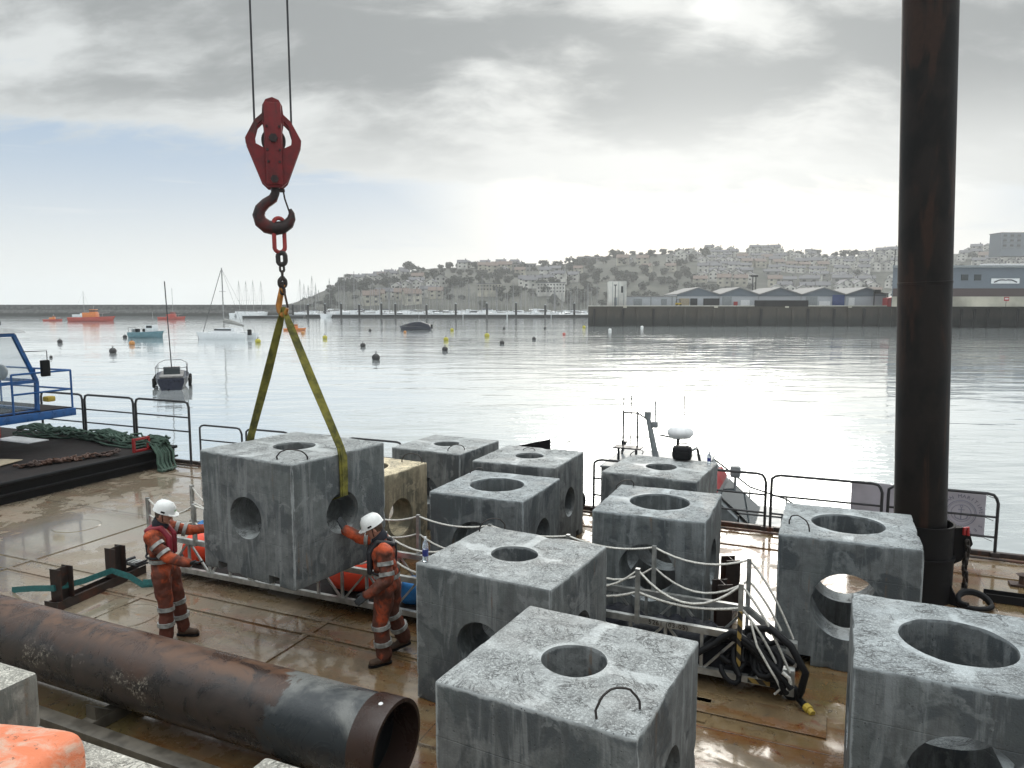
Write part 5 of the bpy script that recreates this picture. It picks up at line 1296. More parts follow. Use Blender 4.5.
mb = MB(); mb.bbox((-19.8, 11.2, PZ+.45), (.55,.6,.9), .06); mb.build('control_console', M['grey_paint'], wv)
mb = MB(); mb.ball((-19.3, 11.85, PZ+1.02), (.16,.14,.20), 14); mb.build('seat_head', M['grey_paint'], wv)
mb = MB(); mb.bbox((-19.9, 10.75, PZ+1.0), (.5,.12,1.5), .05); mb.build('cabin_pillar', M['grey_paint'], wv)
mb = MB(); mb.tube([(-18.6, 11.95, PZ+1.55), (-18.25, 12.35, PZ+1.56), (-18.25, 12.35, PZ+.95)], .014, 6); mb.build('mirror_arm', M['rail'], wv)
mb = MB(); mb.bbox((-18.27, 12.30, PZ+1.12), (.10,.22,.42), .03); mb.build('mirror', M['black'], wv)
mb = MB(); mb.bbox((-18.5, 12.5, PZ+.30), (.22,.22,.14), .04); mb.build('floodlight', M['yellow_paint'], wv)
# net, chain, red bracket, plywood
r_ = random.Random(3)
nt_ = thing('green_net', 'long heap of dark green netting and rope along the far edge of the black deck', 'net', (0,0,0), TH)
def nline(off, zt__, seed):
    pts = []; k = 46
    for i in range(k):
        q = i/(k-1); u_ = -21.6+5.6*q
        wz_ = .10+.13*abs(math.sin(q*7+.4))+.05*math.sin(q*23)
        pts.append((u_, 13.85+off*(.7+.5*math.sin(q*9+1))+.10*noise.noise(Vector((q*14, seed, 0))), TZ+max(.03, wz_*zt__+.06*noise.noise(Vector((q*20, 0, seed))))))
    return pts
mb = MB()
for i in range(44):
    off = r_.uniform(-.36, .36); zt__ = max(.1, 1.25*(1-(off/.4)**2))
    mb.tube(nline(off, zt__, i*3.1), r_.uniform(.016, .032), 5)
mb.build('netting_heap', M['net'], nt_, 60)
mb = MB()
for i in range(22):
    q = i/21; c0 = Vector((-21.4+5.2*q, 13.85+r_.uniform(-.25,.25), TZ+.10)); mb.tube([c0+Vector((r_.uniform(.12,.3)*math.cos(k*.7), r_.uniform(.12,.3)*math.sin(k*.7), .06+r_.uniform(0,.14))) for k in range(9)], .03, 5)
mb.build('loose_coils', M['net'], nt_, 60)
mb = MB()
for i in range(24):
    o_ = r_.uniform(-.42, .42); w_ = r_.uniform(.0, .12)
    mb.tube([(-16.5, 13.85+o_*.5, TZ+.12), (-16.15+w_*.3, 13.8+o_*.7, TZ+.14), (-15.98+w_, 13.8+o_*.8, TZ-.10), (-15.95+w_*1.3, 13.75+o_*.8, .18), (-15.85+w_*2.5, 13.65+o_*.7, .05), (-15.7+w_*2, 13.45+o_*.5, .05)], .026, 6)
mb.build('hanging_rope_tail', M['net'], nt_, 60)
cn = thing('chain_heap', 'rusty chain lying in a line along the near edge of the black deck', 'chain', (0,0,0), TH)
mb = MB()
for i in range(70):
    q = i/69; u_ = -17.1+.62*q+r_.uniform(-.12,.12); b = 10.8+2.0*q+r_.uniform(-.05,.05)
    torus_link(mb, (u_, b, TZ+.04+r_.uniform(0,.06)), .17, .11, .022, r_.uniform(0, 3), R(90)+r_.uniform(-.5, .5), 6)
    if i % 2 and q < .6: torus_link(mb, (u_-r_.uniform(.1,.3), b, TZ+.04), .17, .11, .022, r_.uniform(0, 3), R(90)+r_.uniform(-.4, .4), 6)
mb.build('chain_links', M['chain_rust'], cn, 60)
rb = thing('red_bracket', 'small open red steel bracket on the corner of the black deck', 'bracket', UV(-16.28, 13.35, TZ), TH)
mb = MB(); w_ = .22
for a, b in (((-.0,-w_,.03), (0,w_,.03)), ((0,-w_,.33), (0,w_,.33)), ((0,-w_,0), (0,-w_,.36)), ((0,w_,0), (0,w_,.36))): mb.beam(a, b, .07, .05)
mb.build('frame', M['red_paint'], rb, 0)
pw = thing('plywood_sheet', 'weathered plywood sheet lying on the black deck at the left frame edge', 'board', UV(-18.3, 10.7, TZ+.04), TH+.3)
mb = MB(); mb.bbox((0,0,0), (1.2,.9,.02), .004); mb.build('sheet', M['wood'], pw); mb = MB(); mb.bbox((0,-.2,-.022), (1.1,.08,.02), .004); mb.build('batten', M['wood'], pw)
lv = thing('steel_bar', 'thin pale steel bar lying on the black deck below the plywood', 'bar', UV(-17.45, 9.9, TZ+.02), TH)
mb = MB(); mb.tube([(-.4,-.3,.0), (.3,.25,.0), (.33,.30,.10)], .018, 7); mb.build('rod', M['alu'], lv)

# ------------------------------------------------------------------ survey boat moored behind the barge
sb = thing('survey_boat', 'grey survey boat with radar mast and red striped cabin moored behind the barge', 'boat', UV(-4.2, 16.0, WZ), TH)
hb = hull(4.6, 2.4, .85, stern=.9, sheer=.25); hb.v = [(a+1.7, b, c) for a, b, c in hb.v]; hb.build('hull', M['grey_paint'], sb, 50)
mb = MB(); mb.prism([(-.2, .8), (3.0, .86), (2.2, 1.58), (1.9, 1.98), (-.2, 2.0)], -.98, .98, M=FR); mb.build('cabin', M['grey_paint'], sb, 0)
mb = MB(); mb.add([(2.95, -.82, .98), (2.95, .82, .98), (2.27, .78, 1.58), (2.27, -.78, 1.58)], [(0,1,2,3)]); mb.v = [(a+.012, b, c+.012) for a, b, c in mb.v]; mb.build('windscreen', M['glass'], sb, 0)
mb = MB(); mb.bbox((2.13, 0, 1.72), (.10, 1.7, .26), .03, M=Matrix.Rotation(R(-32), 3, 'Y')); mb.build('red_stripe', M['red_paint'], sb)
mb = MB(); mb.bbox((.85, 0, 2.02), (2.15, 2.05, .05), .02); mb.build('cabin_roof', M['grey_paint'], sb)
mb = MB(); mb.bbox((3.15, -.45, .93), (.3,.26,.015), .004); mb.build('deck_notice', M['white_paint'], sb)
mb = MB(); mb.tube([(1.9,-1.05,1.95),(2.7,-1.15,1.35),(3.5,-.75,1.25),(3.85,0,1.25),(3.5,.75,1.25),(2.7,1.15,1.35),(1.9,1.05,1.95)], .02, 6)
for a, b in ((2.7,-1.15), (2.7,1.15), (3.5,-.75), (3.5,.75)): mb.tube([(a,b,.85),(a,b,1.3)], .018, 6)
mb.build('bow_rail', M['rail'], sb)
# masts on the cabin roof, local x = u+4.2
mb = MB(); mb.lathe((1.35,-.25,2.62), [(.001,0), (.22,.02), (.28,.09), (.28,.16), (.20,.24), (.001,.27)], 24); mb.build('radar_dome', M['white_paint'], sb, 50)
mb = MB(); mb.tube([(1.30,-.25,2.0), (1.30,-.25,2.62)], .035, 8); mb.tube([(.9,-.25,2.66), (1.35,-.25,2.60)], .02, 6); mb.build('radar_post', M['rail'], sb)
mb = MB(); mb.tube([(1.40,-.15,2.85), (1.40,-.15,3.55)], .014, 6); mb.build('whip_aerial', M['mast'], sb)
mb = MB(); mb.tube([(.85,-.2,2.0), (.62,-.2,3.05)], .055, 10, radii=[.075,.05]); mb.tube([(.62,-.2,3.0), (.62,-.2,3.15)], .075, 8); mb.tube([(.62,-.2,2.86), (.80,-.2,2.88), (.78,-.2,3.4)], .016, 6); mb.bbox((.78,-.2,2.87), (.14,.1,.14), .03); mb.build('light_mast', M['grey_paint'], sb)
mb = MB()
for a in (.10, .42):
    mb.tube([(a,-.3,2.36), (a,-.3,3.15)], .02, 6)
mb.tube([(.10,-.3,3.12), (.42,-.3,3.12), (.60,-.25,3.0)], .018, 6); mb.tube([(.27,-.3,2.4), (.27,-.3,3.5)], .012, 5); mb.tube([(.10,-.3,3.1), (.10,-.3,3.45)], .008, 5)
mb.bbox((.22,-.3,2.34), (.62,.34,.03), .008); mb.tube([(0,-.3,2.0), (0,-.3,2.34)], .03, 6); mb.tube([(.40,-.3,2.0), (.40,-.3,2.34)], .03, 6); mb.build('aerial_frame', M['rail'], sb)
mb = MB(); mb.prism([(-.10,2.02), (.02,2.34), (-.10,2.36)], -.45, -.3, M=FR); mb.build('bracket', M['rail'], sb, 0)
mb = MB(); mb.tube([(2.05,-.9,1.5), (1.82,-.9,2.55)], .028, 7); mb.build('boat_hook', M['rail'], sb)
mb = MB(); mb.bbox((2.45,.4,1.85), (.22,.22,.26), .06); mb.tube([(2.45,.4,1.2),(2.45,.4,1.75)], .03, 6); mb.build('searchlight', M['grey_paint'], sb)
mb = MB(); mb.prism([(1.25,2.05),(1.60,2.28),(1.62,2.33),(1.25,2.12)], -.62, -.32, M=FR); mb.build('folded_screen', M['grey_paint'], sb, 0)

# ------------------------------------------------------------------ long aluminium gangway lying on the deck
GU0, GU1, GV0, GV1 = -9.8, -.27, 8.12, 8.92
GE = -.76
gw = thing('aluminium_gangway', 'long trussed aluminium gangway with rope handrails lying across the deck', 'gangway', (0,0,0), TH)
for v_ in (GV0, GV1):
    mb = MB(); mb.beam((GU0, v_, .17), (GU1, v_, .17), .06, .075); mb.beam((GU0, v_, .64), (GE, v_, .64), .06, .075); mb.beam((GE, v_, .64), (GU1, v_, .28), .055, .07); mb.beam((GU1, v_, .30), (GU1, v_, .13), .055, .07); mb.build('chord', M['alu'], gw, 0)
    k = 22; seg = (GE-GU0)/k
    for i in range(k+1):
        u_ = GU0+seg*i; mb = MB(); mb.beam((u_, v_-.004, .20), (u_, v_-.004, .605), .034, .034)
        if i < k:
            a, b = ((u_+.03, v_, .20), (u_+seg-.03, v_, .605)) if i % 2 else ((u_+.03, v_, .605), (u_+seg-.03, v_, .20))
            mb.beam(a, b, .026, .026)
        mb.build('truss_brace', M['alu'], gw, 0)
for i in range(20):
    pass
mb = MB(); mb.bbox(((GU0+GU1)/2, (GV0+GV1)/2, .155), (GU1-GU0-.1, GV1-GV0-.08, .03), .006); mb.build('walkway_plate', M['black_deck'], gw)
gposts = [-9.78, -8.81, -7.66, -6.51, -5.36, -4.21, -3.06, -1.91, -.76]
for v_ in (GV0-.035, GV1+.035):
    for u_ in gposts:
        mb = MB(); mb.beam((u_, v_, .60), (u_, v_, 1.26), .05, .05); mb.build('handrail_post', M['alu'], gw, 0)
for v_ in (GV0-.066,):
    mb = MB(); mb.beam((-.76, v_, .22), (-.76, v_, .95), .045, .012); mb.build('hazard_tape', M['hazard'], gw, 0)
mb = MB(); mb.beam((-.70, GV0-.034, .60), (-.50, GV0-.034, .46), .012, .06); mb.build('hazard_tape', M['hazard'], gw, 0)
mb = MB(); mb.beam((-.66, GV0-.036, .17), (-.42, GV0-.036, .17), .012, .05); mb.build('hazard_tape', M['hazard'], gw, 0)
def sag(a, b, d_, n=9):
    a, b = Vector(a), Vector(b); return [a.lerp(b, i/n)-Vector((0,0,d_*4*(i/n)*(1-i/n))) for i in range(n+1)]
for v_, nm in ((GV0-.035, 0), (GV1+.035, 1)):
    for z_, sg_ in ((1.24, .16), (.98, .13)):
        mb = MB(); pts = []
        for a, b in zip(gposts, gposts[1:]):
            pts += sag((a, v_, z_), (b, v_, z_), sg_*(1.15+.75*math.sin(a*5+nm*2+z_*9)))[:-1]
        pts += sag((gposts[-1], v_, z_), (GU1+(.04 if z_ > 1.1 else -.10), v_, .34 if z_ > 1.1 else .42), -.09 if z_ > 1.1 else -.05)
        mb.tube(pts, .014, 6); mb.build('rope_handrail', M['rope_white'], gw, 60)
for v_ in (GV0+.05, GV1-.05):
    mb = MB(); mb.bbox((GU1+.03, v_, .20), (.12, .10, .30), .01); mb.build('foot_bracket', M['alu'], gw)
    mb = MB(); mb.lathe((GU1+.06, v_, .085), [(.001,-.035), (.07,-.035), (.085,-.02), (.085,.02), (.07,.035), (.001,.035)], 16, M=Matrix.Rotation(R(90), 3, 'X')); mb.build('wheel', M['black_rubber'], gw)
flat_text('S.W.L. 5 PERS.', .075, M['black'], gw, (-2.75, GV0-.033, .64), FR, spacing=1.15)
flat_text('5261 (03-05)', .075, M['black'], gw, (-1.55, GV0-.033, .64), FR, spacing=1.15)
# contents of the gangway
of = thing('orange_buoy', 'big orange inflatable buoy lying in the gangway behind the right worker', 'buoy', UV(-6.15, 8.5, .17), TH)
mb = MB(); Mx = Matrix.Rotation(R(78), 3, 'Y'); mb.lathe((.0,0,.27), [(.001,-.42), (.12,-.41), (.22,-.30), (.275,-.08), (.275,.10), (.20,.30), (.10,.42), (.05,.46), (.001,.47)], 28, M=Mx); mb.build('inflated_body', M['orange_float'], of, 70)
mb = MB(); mb.lathe((.0,0,.27), [(.001,.44), (.055,.44), (.055,.54), (.001,.54)], 14, M=Mx); mb.build('eye', M['black_rubber'], of)
of = thing('orange_buoy', 'smaller orange inflatable buoy in the gangway beside the left worker', 'buoy', UV(-9.15, 8.45, .17), TH)
mb = MB(); mb.ball((0,0,.24), (.24,.24,.26), 22); mb.build('inflated_body', M['orange_float'], of, 70)
mb = MB(); mb.lathe((0,0,.48), [(.05,0), (.045,.07), (.001,.08)], 12); mb.build('eye', M['black_rubber'], of)
def bag(u_, v_, z_, sz, label, mat):
    t_ = thing('plastic_bag', label, 'bag', UV(u_, v_, z_), TH+.3)
    mb = MB(); mb.bbox((0,0,sz[2]/2), sz, min(sz)*.3)
    for _ in range(1): mb.v = [tuple(Vector(q)+Vector((noise.noise(Vector(q)*9), noise.noise(Vector(q)*9+Vector((3,1,0))), noise.noise(Vector(q)*9+Vector((0,7,0)))))*.05) for q in mb.v]
    o_ = mb.build('bag_body', mat, t_, 80); md = o_.modifiers.new('s', 'SUBSURF'); md.levels = 2; md.render_levels = 2
    mb = MB(); mb.cap((0,0,sz[2]*.95), (.02,.01,sz[2]*1.15), .04, .02, 8); mb.build('tied_neck', mat, t_)
bag(-5.1, 8.45, .17, (.42,.34,.36), 'crumpled blue plastic bag in the gangway right of the big orange buoy', M['blue_bag'])
bag(-9.3, 8.75, .20, (.22,.2,.55), 'tall blue plastic bag in the gangway behind the left worker', M['blue_bag'])
# tarp and hoses
tp = thing('black_tarpaulin', 'crumpled black tarpaulin heaped inside the right end of the gangway', 'tarpaulin', UV(-2.2, 8.5, .17), TH)
mb = MB(); nx_, ny_ = 60, 16; vs = []
for j in range(ny_+1):
    for i in range(nx_+1):
        x, y = -1.9+3.5*i/nx_, -.34+.68*j/ny_
        e_ = min(1, (i/nx_)*8, (1-i/nx_)*8)*min(1, (j/ny_)*4, (1-j/ny_)*4)
        z = e_*(.33+.16*noise.noise(Vector((x*2.1, y*3, 1)))+.09*abs(noise.noise(Vector((x*7, y*7, 4))))*2)
        vs.append((x, y, max(0.002, z)))
fs = [(j*(nx_+1)+i, j*(nx_+1)+i+1, (j+1)*(nx_+1)+i+1, (j+1)*(nx_+1)+i) for j in range(ny_) for i in range(nx_)]
mb.add(vs, fs); mb.build('sheet', M['black_tarp'], tp, 70)
hz_ = thing('black_hose', 'bundle of thick black hose spilling over the gangway end to its yellow tip', 'hose', UV(-.35, 8.3, 0), TH)
r_ = random.Random(9)
mb = MB()
for i in range(9):
    q = i*.09; pts = []
    for k in range(22):
        a = k/21*math.pi*(1.25+.1*(i % 3))
        pts.append((-.9+1.0*(k/21)+.05*math.sin(a*2+i), -.30+.09*i*.75+.10*math.sin(a+i*.7), .34+(.44-.03*i)*math.sin(a*.80+.15)+.03*noise.noise(Vector((k*.4, i, 0)))))
    pts = [(x, y, max(.08, z*.86)) for x, y, z in pts]
    mb.tube(pts, .036, 8)
for i in range(16):
    c0 = Vector((r_.uniform(-.62, -.02), r_.uniform(-.26, .12), r_.uniform(.22, .62))); a0 = r_.uniform(0, 6); q0_ = r_.uniform(.10, .22); tl = r_.uniform(-.8, .8)
    mb.tube([c0+Vector((q0_*math.cos(a0+k*.55), q0_*.7*math.sin(a0+k*.55), q0_*math.sin(a0+k*.55+tl))) for k in range(9)], .030, 7)
mb.build('hose_loops', M['black_rubber'], hz_, 60)
ye = P(806, 707, .05); tu, tv = to_uv(ye); lx, ly = tu+.35, tv-8.3
mb = MB(); mb.tube([(-.35,-.15,.72), (-.1,-.2,.80), (.12,-.25,.66), (.28,-.32,.42), (lx*.75+.02, ly*.75, .18), (lx-.08, ly+.10, .07), (lx, ly, .055)], .04, 9); mb.build('hose_end', M['black_rubber'], hz_, 60)
dv_ = (Vector((lx, ly, .05))-Vector((lx-.08, ly+.10, .07))).normalized()
mb = MB(); mb.tube([Vector((lx, ly, .055)), Vector((lx, ly, .055))+dv_*.06], .047, 10); mb.tube([Vector((lx, ly, .055))+dv_*.05, Vector((lx, ly, .05))+dv_*.11], .035, 10); mb.build('yellow_tip', M['yellow_paint'], hz_)
mb = MB(); mb.tube([(-.30,-.23,.85), (-.22,-.30,.62), (-.08,-.36,.42), (.0,-.36,.30), (.04,-.33,.2), (-.02,-.32,.12)], .013, 7); mb.tube([(.05,-.36,.40), (.12,-.37,.36), (.14,-.36,.28), (.11,-.36,.22)], .02, 7); mb.build('white_line', M['rope_white'], hz_, 60)
# steel fish plate under the near end, anti-slip plate
t_ = thing('checker_plate', 'small wet checker plate lying under the gangway end', 'steel plate', UV(-.65, 7.72, .012), TH)
mb = MB(); mb.bbox((0,0,0), (1.6,.42,.012), .003); mb.build('plate', M['deck'], t_)

# ------------------------------------------------------------------ steel cradles with H section stubs
def h_stub(par, x, y, h_, z0=.12, rz=0):
    mb = MB(); Mr = Matrix.Rotation(rz, 3, 'Z')
    for s in (-1, 1): mb.box(Vector((x, y, z0+h_/2))+Mr @ Vector((0, s*.095, 0)), (.20, .014, h_), rz=rz)
    mb.box((x, y, z0+h_/2), (.012, .174, h_), rz=rz)
    return mb.build('upright_stub', M['steel_dark'], par, 0)
fa = P(65, 606); fb = P(117, 583); ua_, va_ = to_uv(fa); CR = math.atan2(-(fb.x-fa.x), fb.y-fa.y); CL = (fb-fa).length; fe = (P(152, 574)-fa).length
cr = thing('steel_cradle', 'low rusty steel cradle with two upright stubs beside the left worker', 'steel frame', UV(ua_, va_, 0), CR)
mb = MB(); 
for x in (-.09, .09): mb.box((x, fe/2-.1, .065), (.012, fe+.2, .13))
mb.box((0, fe/2-.1, .066), (.168, fe+.2, .012)); mb.build('base_channel', M['steel_dark'], cr, 0)
mb = MB(); mb.box((0, -.21, .07), (.24, .014, .15)); mb.build('end_plate', M['steel_dark'], cr, 0)
h_stub(cr, 0, -.02, .46); h_stub(cr, 0, CL, .46)
st_ = thing('teal_strap', 'teal webbing strap stretched over the low steel cradle to its loose end', 'strap', (0,0,0))
s0 = P(12, 590, .02); s1 = UV(ua_, va_, .30)+Vector((-.05,-.14,0)); Mc = Matrix.Rotation(CR, 3, 'Z')
s2 = UV(ua_, va_, 0)+Mc @ Vector((0, CL, .24)); s2 += Vector((.02, -.14, 0)); s3 = P(143, 585, .04)
ribbon([s0, s0.lerp(s1, .5)+Vector((0,0,.02)), s1+Vector((0,0,.02)), s1.lerp(s2, .5)+Vector((0,0,-.01)), s2+Vector((0,-.02,.02)), s2+Vector((.12,-.06,.0)), s2.lerp(s3, .55)+Vector((0,0,.04)), s3, s3+Vector((.16,.05,-.01)), s3+Vector((.18,-.02,.05)), s3+Vector((.03,-.06,.07))], .085, .008, Vector((0,.25,1)), 'webbing', st_, M['strap_teal'])
rk = P(136, 571, .05); t_ = thing('ratchet_tensioner', 'dark ratchet tensioner on the cradle by the left worker', 'ratchet', rk+Vector((0,0,.09)), TH)
mb = MB(); mb.bbox((0,0,.04), (.34,.20,.03), .006); mb.tube([(-.14,-.1,.08), (-.14,.1,.08)], .03, 8); mb.tube([(.14,-.1,.08), (.14,.1,.08)], .02, 8); mb.build('frame', M['rail'], t_)
mb = MB()
for a in (-.08, 0, .08): mb.bbox((a, 0, .065), (.05,.15,.025), .004)
mb.build('tread_pads', M['alu'], t_)
cr2 = thing('steel_cradle', 'pair of dark steel stubs on a base behind the right end of the gangway', 'steel frame', UV(-1.12, 9.42, 0), TH)
mb = MB()
for x in (-.09, .09): mb.box((x, .5, .065), (.012, 2.2, .13))
mb.box((0, .5, .066), (.168, 2.2, .012)); mb.build('base_channel', M['steel_dark'], cr2, 0)
h_stub(cr2, 0, 0, .62, rz=.5); h_stub(cr2, 0, .85, .66, rz=.5)

# ------------------------------------------------------------------ people
def vox(mb, name, mat, par, voxel, smooth=2, fac=.5, wr=0., seed=0, wsc=11, cutz=None):
    o = link('t', mb.mesh('t', mat)); m = o.modifiers.new('r', 'REMESH'); m.mode = 'VOXEL'; m.voxel_size = voxel
    if smooth: s = o.modifiers.new('s', 'SMOOTH'); s.iterations = smooth; s.factor = fac
    me = evald(o); bpy.data.objects.remove(o); me.name = name
    if wr:
        me.update(); nr = [v.normal.copy() for v in me.vertices]
        for v, n_ in zip(me.vertices, nr):
            p = v.co; k = noise.noise(Vector((p.x*wsc, p.y*wsc, p.z*wsc*.75+seed)))+.5*noise.noise(Vector((p.x*wsc*2.2, p.y*wsc*2.2+seed, p.z*wsc*1.5)))
            v.co = p+n_*k*wr
    for p in me.polygons: p.use_smooth = True
    me.materials.clear(); me.materials.append(mat)
    return link(name, me, par)
def lerp(a, b, q): return Vector(a).lerp(Vector(b), q)
def hand(mb, wrist, fwd, palm_n, thumb_dir, grow=0., curl=.25, sp=.35):
    """palm plus five unequal bent fingers; fwd finger direction, palm_n out of the palm, thumb_dir sideways to the thumb"""
    w = Vector(wrist); f = Vector(fwd).normalized(); n = Vector(palm_n); n = (n-f*n.dot(f)).normalized(); s = Vector(thumb_dir); s = (s-f*s.dot(f)-n*s.dot(n)).normalized()
    g = grow
    for k in (-.030, -.010, .010, .030): mb.cap(w+f*.01+s*k*.6, w+f*.085+s*k, .019+g, .015+g, 8)
    for k, L in ((.031, .072), (.011, .080), (-.010, .075), (-.030, .060)):
        b0 = w+f*.088+s*k; d1 = (f+n*curl*.5+s*k*sp*4).normalized(); p1 = b0+d1*L*.45; d2 = (f+n*curl*1.6+s*k*sp*4).normalized(); p2 = p1+d2*L*.32; d3 = (f+n*curl*3+s*k*sp*4).normalized(); p3 = p2+d3*L*.23
        mb.cap(b0, p1, .0098+g, .0092+g, 8); mb.cap(p1, p2, .0092+g, .0085+g, 8); mb.cap(p2, p3, .0085+g, .0072+g, 8)
    t0 = w+f*.025+s*.030; t1 = t0+(s*.8+f*.6+n*.3).normalized()*.038; t2 = t1+(s*.35+f*.9+n*.3).normalized()*.032; t3 = t2+(f+n*.4).normalized()*.022
    mb.cap(t0, t1, .016+g, .012+g, 8); mb.cap(t1, t2, .0115+g, .010+g, 8); mb.cap(t2, t3, .010+g, .008+g, 8)
def person(J, label, suit, face, hdir, soft, seed, vest, hands):
    """J joints in world space; face = direction the face looks; returns the person"""
    t_ = thing('person', label, 'person', (0,0,0))
    J = {k: Vector(v) for k, v in J.items()}
    up = (J['head']-J['neck']).normalized(); f = Vector(face); f = (f-up*f.dot(up)).normalized(); sd_ = up.cross(f)
    Hm = Matrix((f, sd_, up)).transposed(); H = J['head']
    def head(mb):
        mb.ball(H, (.098, .078, .118), 20, M=Hm); mb.ball(H+f*.022-up*.060, (.070, .058, .062), 16, M=Hm)
        mb.cap(H+f*.090+up*.006, H+f*.112-up*.030, .010, .014, 8)                         # nose
        mb.ball(H+f*.082-up*.062, (.018, .026, .010), 10, M=Hm); mb.ball(H+f*.074-up*.098, (.022, .026, .018), 10, M=Hm)  # lips, chin
        mb.ball(H+f*.083+up*.030, (.016, .046, .010), 10, M=Hm)                            # brow
        for s in (-1, 1): mb.ball(H+sd_*s*.078-f*.008-up*.010, (.020, .010, .032), 10, M=Hm)
        mb.cap(J['neck']-up*.03, H-up*.055-f*.012, .060, .054, 12)
    b = MB(); head(b)
    P_, C_ = J['pelvis'], J['chest']; fwd = J['fwd']; lat = J['lat']
    Bm = Matrix((fwd.normalized(), lat.normalized(), fwd.normalized().cross(lat.normalized()))).transposed()
    def torso(mb, g):
        for q, rx, ry, rz in ((0, .115, .155, .13), (.33, .108, .145, .13), (.66, .118, .160, .14), (1, .125, .172, .13)):
            mb.ball(P_.lerp(C_, q), (rx+g, ry+g, rz+g*.5), 18, M=Bm)
        mb.cap(C_, J['neck']-up*.02, .09+g, .062+g*.4, 12)
        for s in 'LR': mb.cap(C_+(J['sh'+s]-C_)*.4, J['sh'+s], .085+g, .066+g, 12)
    def limbs(mb, g, gl, cuff=1.0):
        for s in 'LR':
            mb.cap(J['sh'+s], J['el'+s], .060+g, .046+g, 12); mb.cap(J['el'+s], J['el'+s].lerp(J['wr'+s], cuff), .046+g, .031+g*1.25, 12)
            mb.cap(J['hip'+s], J['kn'+s], .088+gl, .060+gl, 14); mb.cap(J['kn'+s], J['an'+s].lerp(J['kn'+s], 0 if cuff == 1 else .05), .060+gl, .040+gl*1.5, 12)
            mb.cap(P_, J['hip'+s], .10+g, .095+g, 12)
            cl = J['kn'+s].lerp(J['an'+s], .3); mb.ball(cl-J['toe'+s+'d']*.012, (.055+gl,)*3, 12)
    torso(b, -.012); limbs(b, -.008, -.010)
    for s in 'LR':
        mb_f = J['toe'+s+'d']; b.cap(J['an'+s], J['an'+s]-Vector((0,0,.05)), .035, .035, 10); b.cap(J['an'+s]-Vector((0,0,.055))-mb_f*.02, J['an'+s]-Vector((0,0,.06))+mb_f*.13, .033, .024, 10)
        hf, pn, td, cu = hands[s]; hand(b, J['wr'+s], hf, pn, td, 0, cu)
    vox(b, 'body', M['skin'], t_, .0075, 2, .4)
    for s in (-1, 1):
        mb = MB(); mb.ball(H+f*.086+sd_*s*.030+up*.012, .010, 10); mb.build('eye', M['black'], t_)
    mb = MB(); mb.ball(H-f*.016+up*.012, (.098, .083, .104), 18, M=Hm); mb.build('hair', M['boot'], t_)
    # coverall
    c = MB(); torso(c, .020+soft); limbs(c, .020+soft*.6, .026+soft*.7, .93)
    cv_ = vox(c, 'coverall', suit, t_, .012, 3, .5, .017, seed)
    # reflective bands
    def band(a, b_, q, ra, w_, nm='reflective_band', mat='stripe', off=Vector((0,0,0))):
        c_ = a.lerp(b_, q)+off; d_ = (b_-a).normalized(); qm = Vector((0,0,1)).rotation_difference(d_).to_matrix(); mb = MB(); vs = []; n = 28
        prof = [(ra, -w_/2), (ra+.004, -w_/2), (ra+.004, w_/2), (ra, w_/2)]
        mb.lathe(c_, prof+[prof[0]], n, M=qm)
        mb.v = [tuple(Vector(v)+(Vector(v)-c_).normalized()*noise.noise(Vector(v)*9)*.006) for v in mb.v]
        mb.build(nm, M[mat], t_, 60)
    for s in 'LR':
        band(J['sh'+s], J['el'+s], .42, .086+soft*.5, .045); band(J['sh'+s], J['el'+s], .80, .080+soft*.5, .045)
        band(J['kn'+s], J['an'+s], .10, .099+soft*.7, .05); band(J['kn'+s], J['an'+s], .58, .099+soft*.7, .05)
        mb = MB(); hf, pn, td, cu = hands[s]; hand(mb, J['wr'+s], hf, pn, td, .0035, cu); mb.cap(J['wr'+s].lerp(J['el'+s], .18), J['wr'+s], .042, .036, 12); vox(mb, 'glove', M['glove'], t_, .0055, 1, .4)
        f_ = J['toe'+s+'d']; A = J['an'+s]; mb = MB(); mb.cap(A+Vector((0,0,.06)), A-Vector((0,0,.03)), .055, .052, 12); mb.cap(A-Vector((0,0,.048))-f_*.035, A-Vector((0,0,.052))+f_*.155, .047, .043, 12)
        mb.cap(A-Vector((0,0,.03)), A-Vector((0,0,.045))+f_*.08, .05, .045, 12); bo = vox(mb, 'boot', M['boot'], t_, .008, 2)
        mb = MB(); lat_ = f_.cross(Vector((0,0,1))); zz0 = A.z-.105
        pr = [(-.085,-.030), (-.06,-.043), (.05,-.040), (.12,-.048), (.19,-.035), (.205,0), (.19,.035), (.12,.048), (.05,.040), (-.06,.043), (-.085,.030)]
        mb.prism(pr, 0, .03, M=Matrix((f_, -lat_, Vector((0,0,1)))).transposed(), o=(A.x, A.y, zz0)); mb.build('sole', M['black_rubber'], bo, 0)
    # torso waist band follows an ellipse
    for q, g in ((.30, .142),):
        c_ = P_.lerp(C_, q); mb = MB(); n = 36; vs = []
        for zz_ in (-.025, .025):
            for i in range(n):
                a = 2*math.pi*i/n; vs.append(c_+Bm @ Vector((math.cos(a)*(.143+soft), math.sin(a)*(.180+soft), zz_)))
        fs = [(i, (i+1) % n, n+(i+1) % n, n+i) for i in range(n)]
        b0 = len(vs); vs += [c_+(v-c_)*1.02 for v in vs]; fs += [tuple(b0+k for k in ff[::-1]) for ff in fs]
        mb.add(vs, fs); mb.build('reflective_band', M['stripe'], t_, 60)
    # collar, lifejacket, helmet
    mb = MB(); nk = J['neck']; n = 24; vs = []
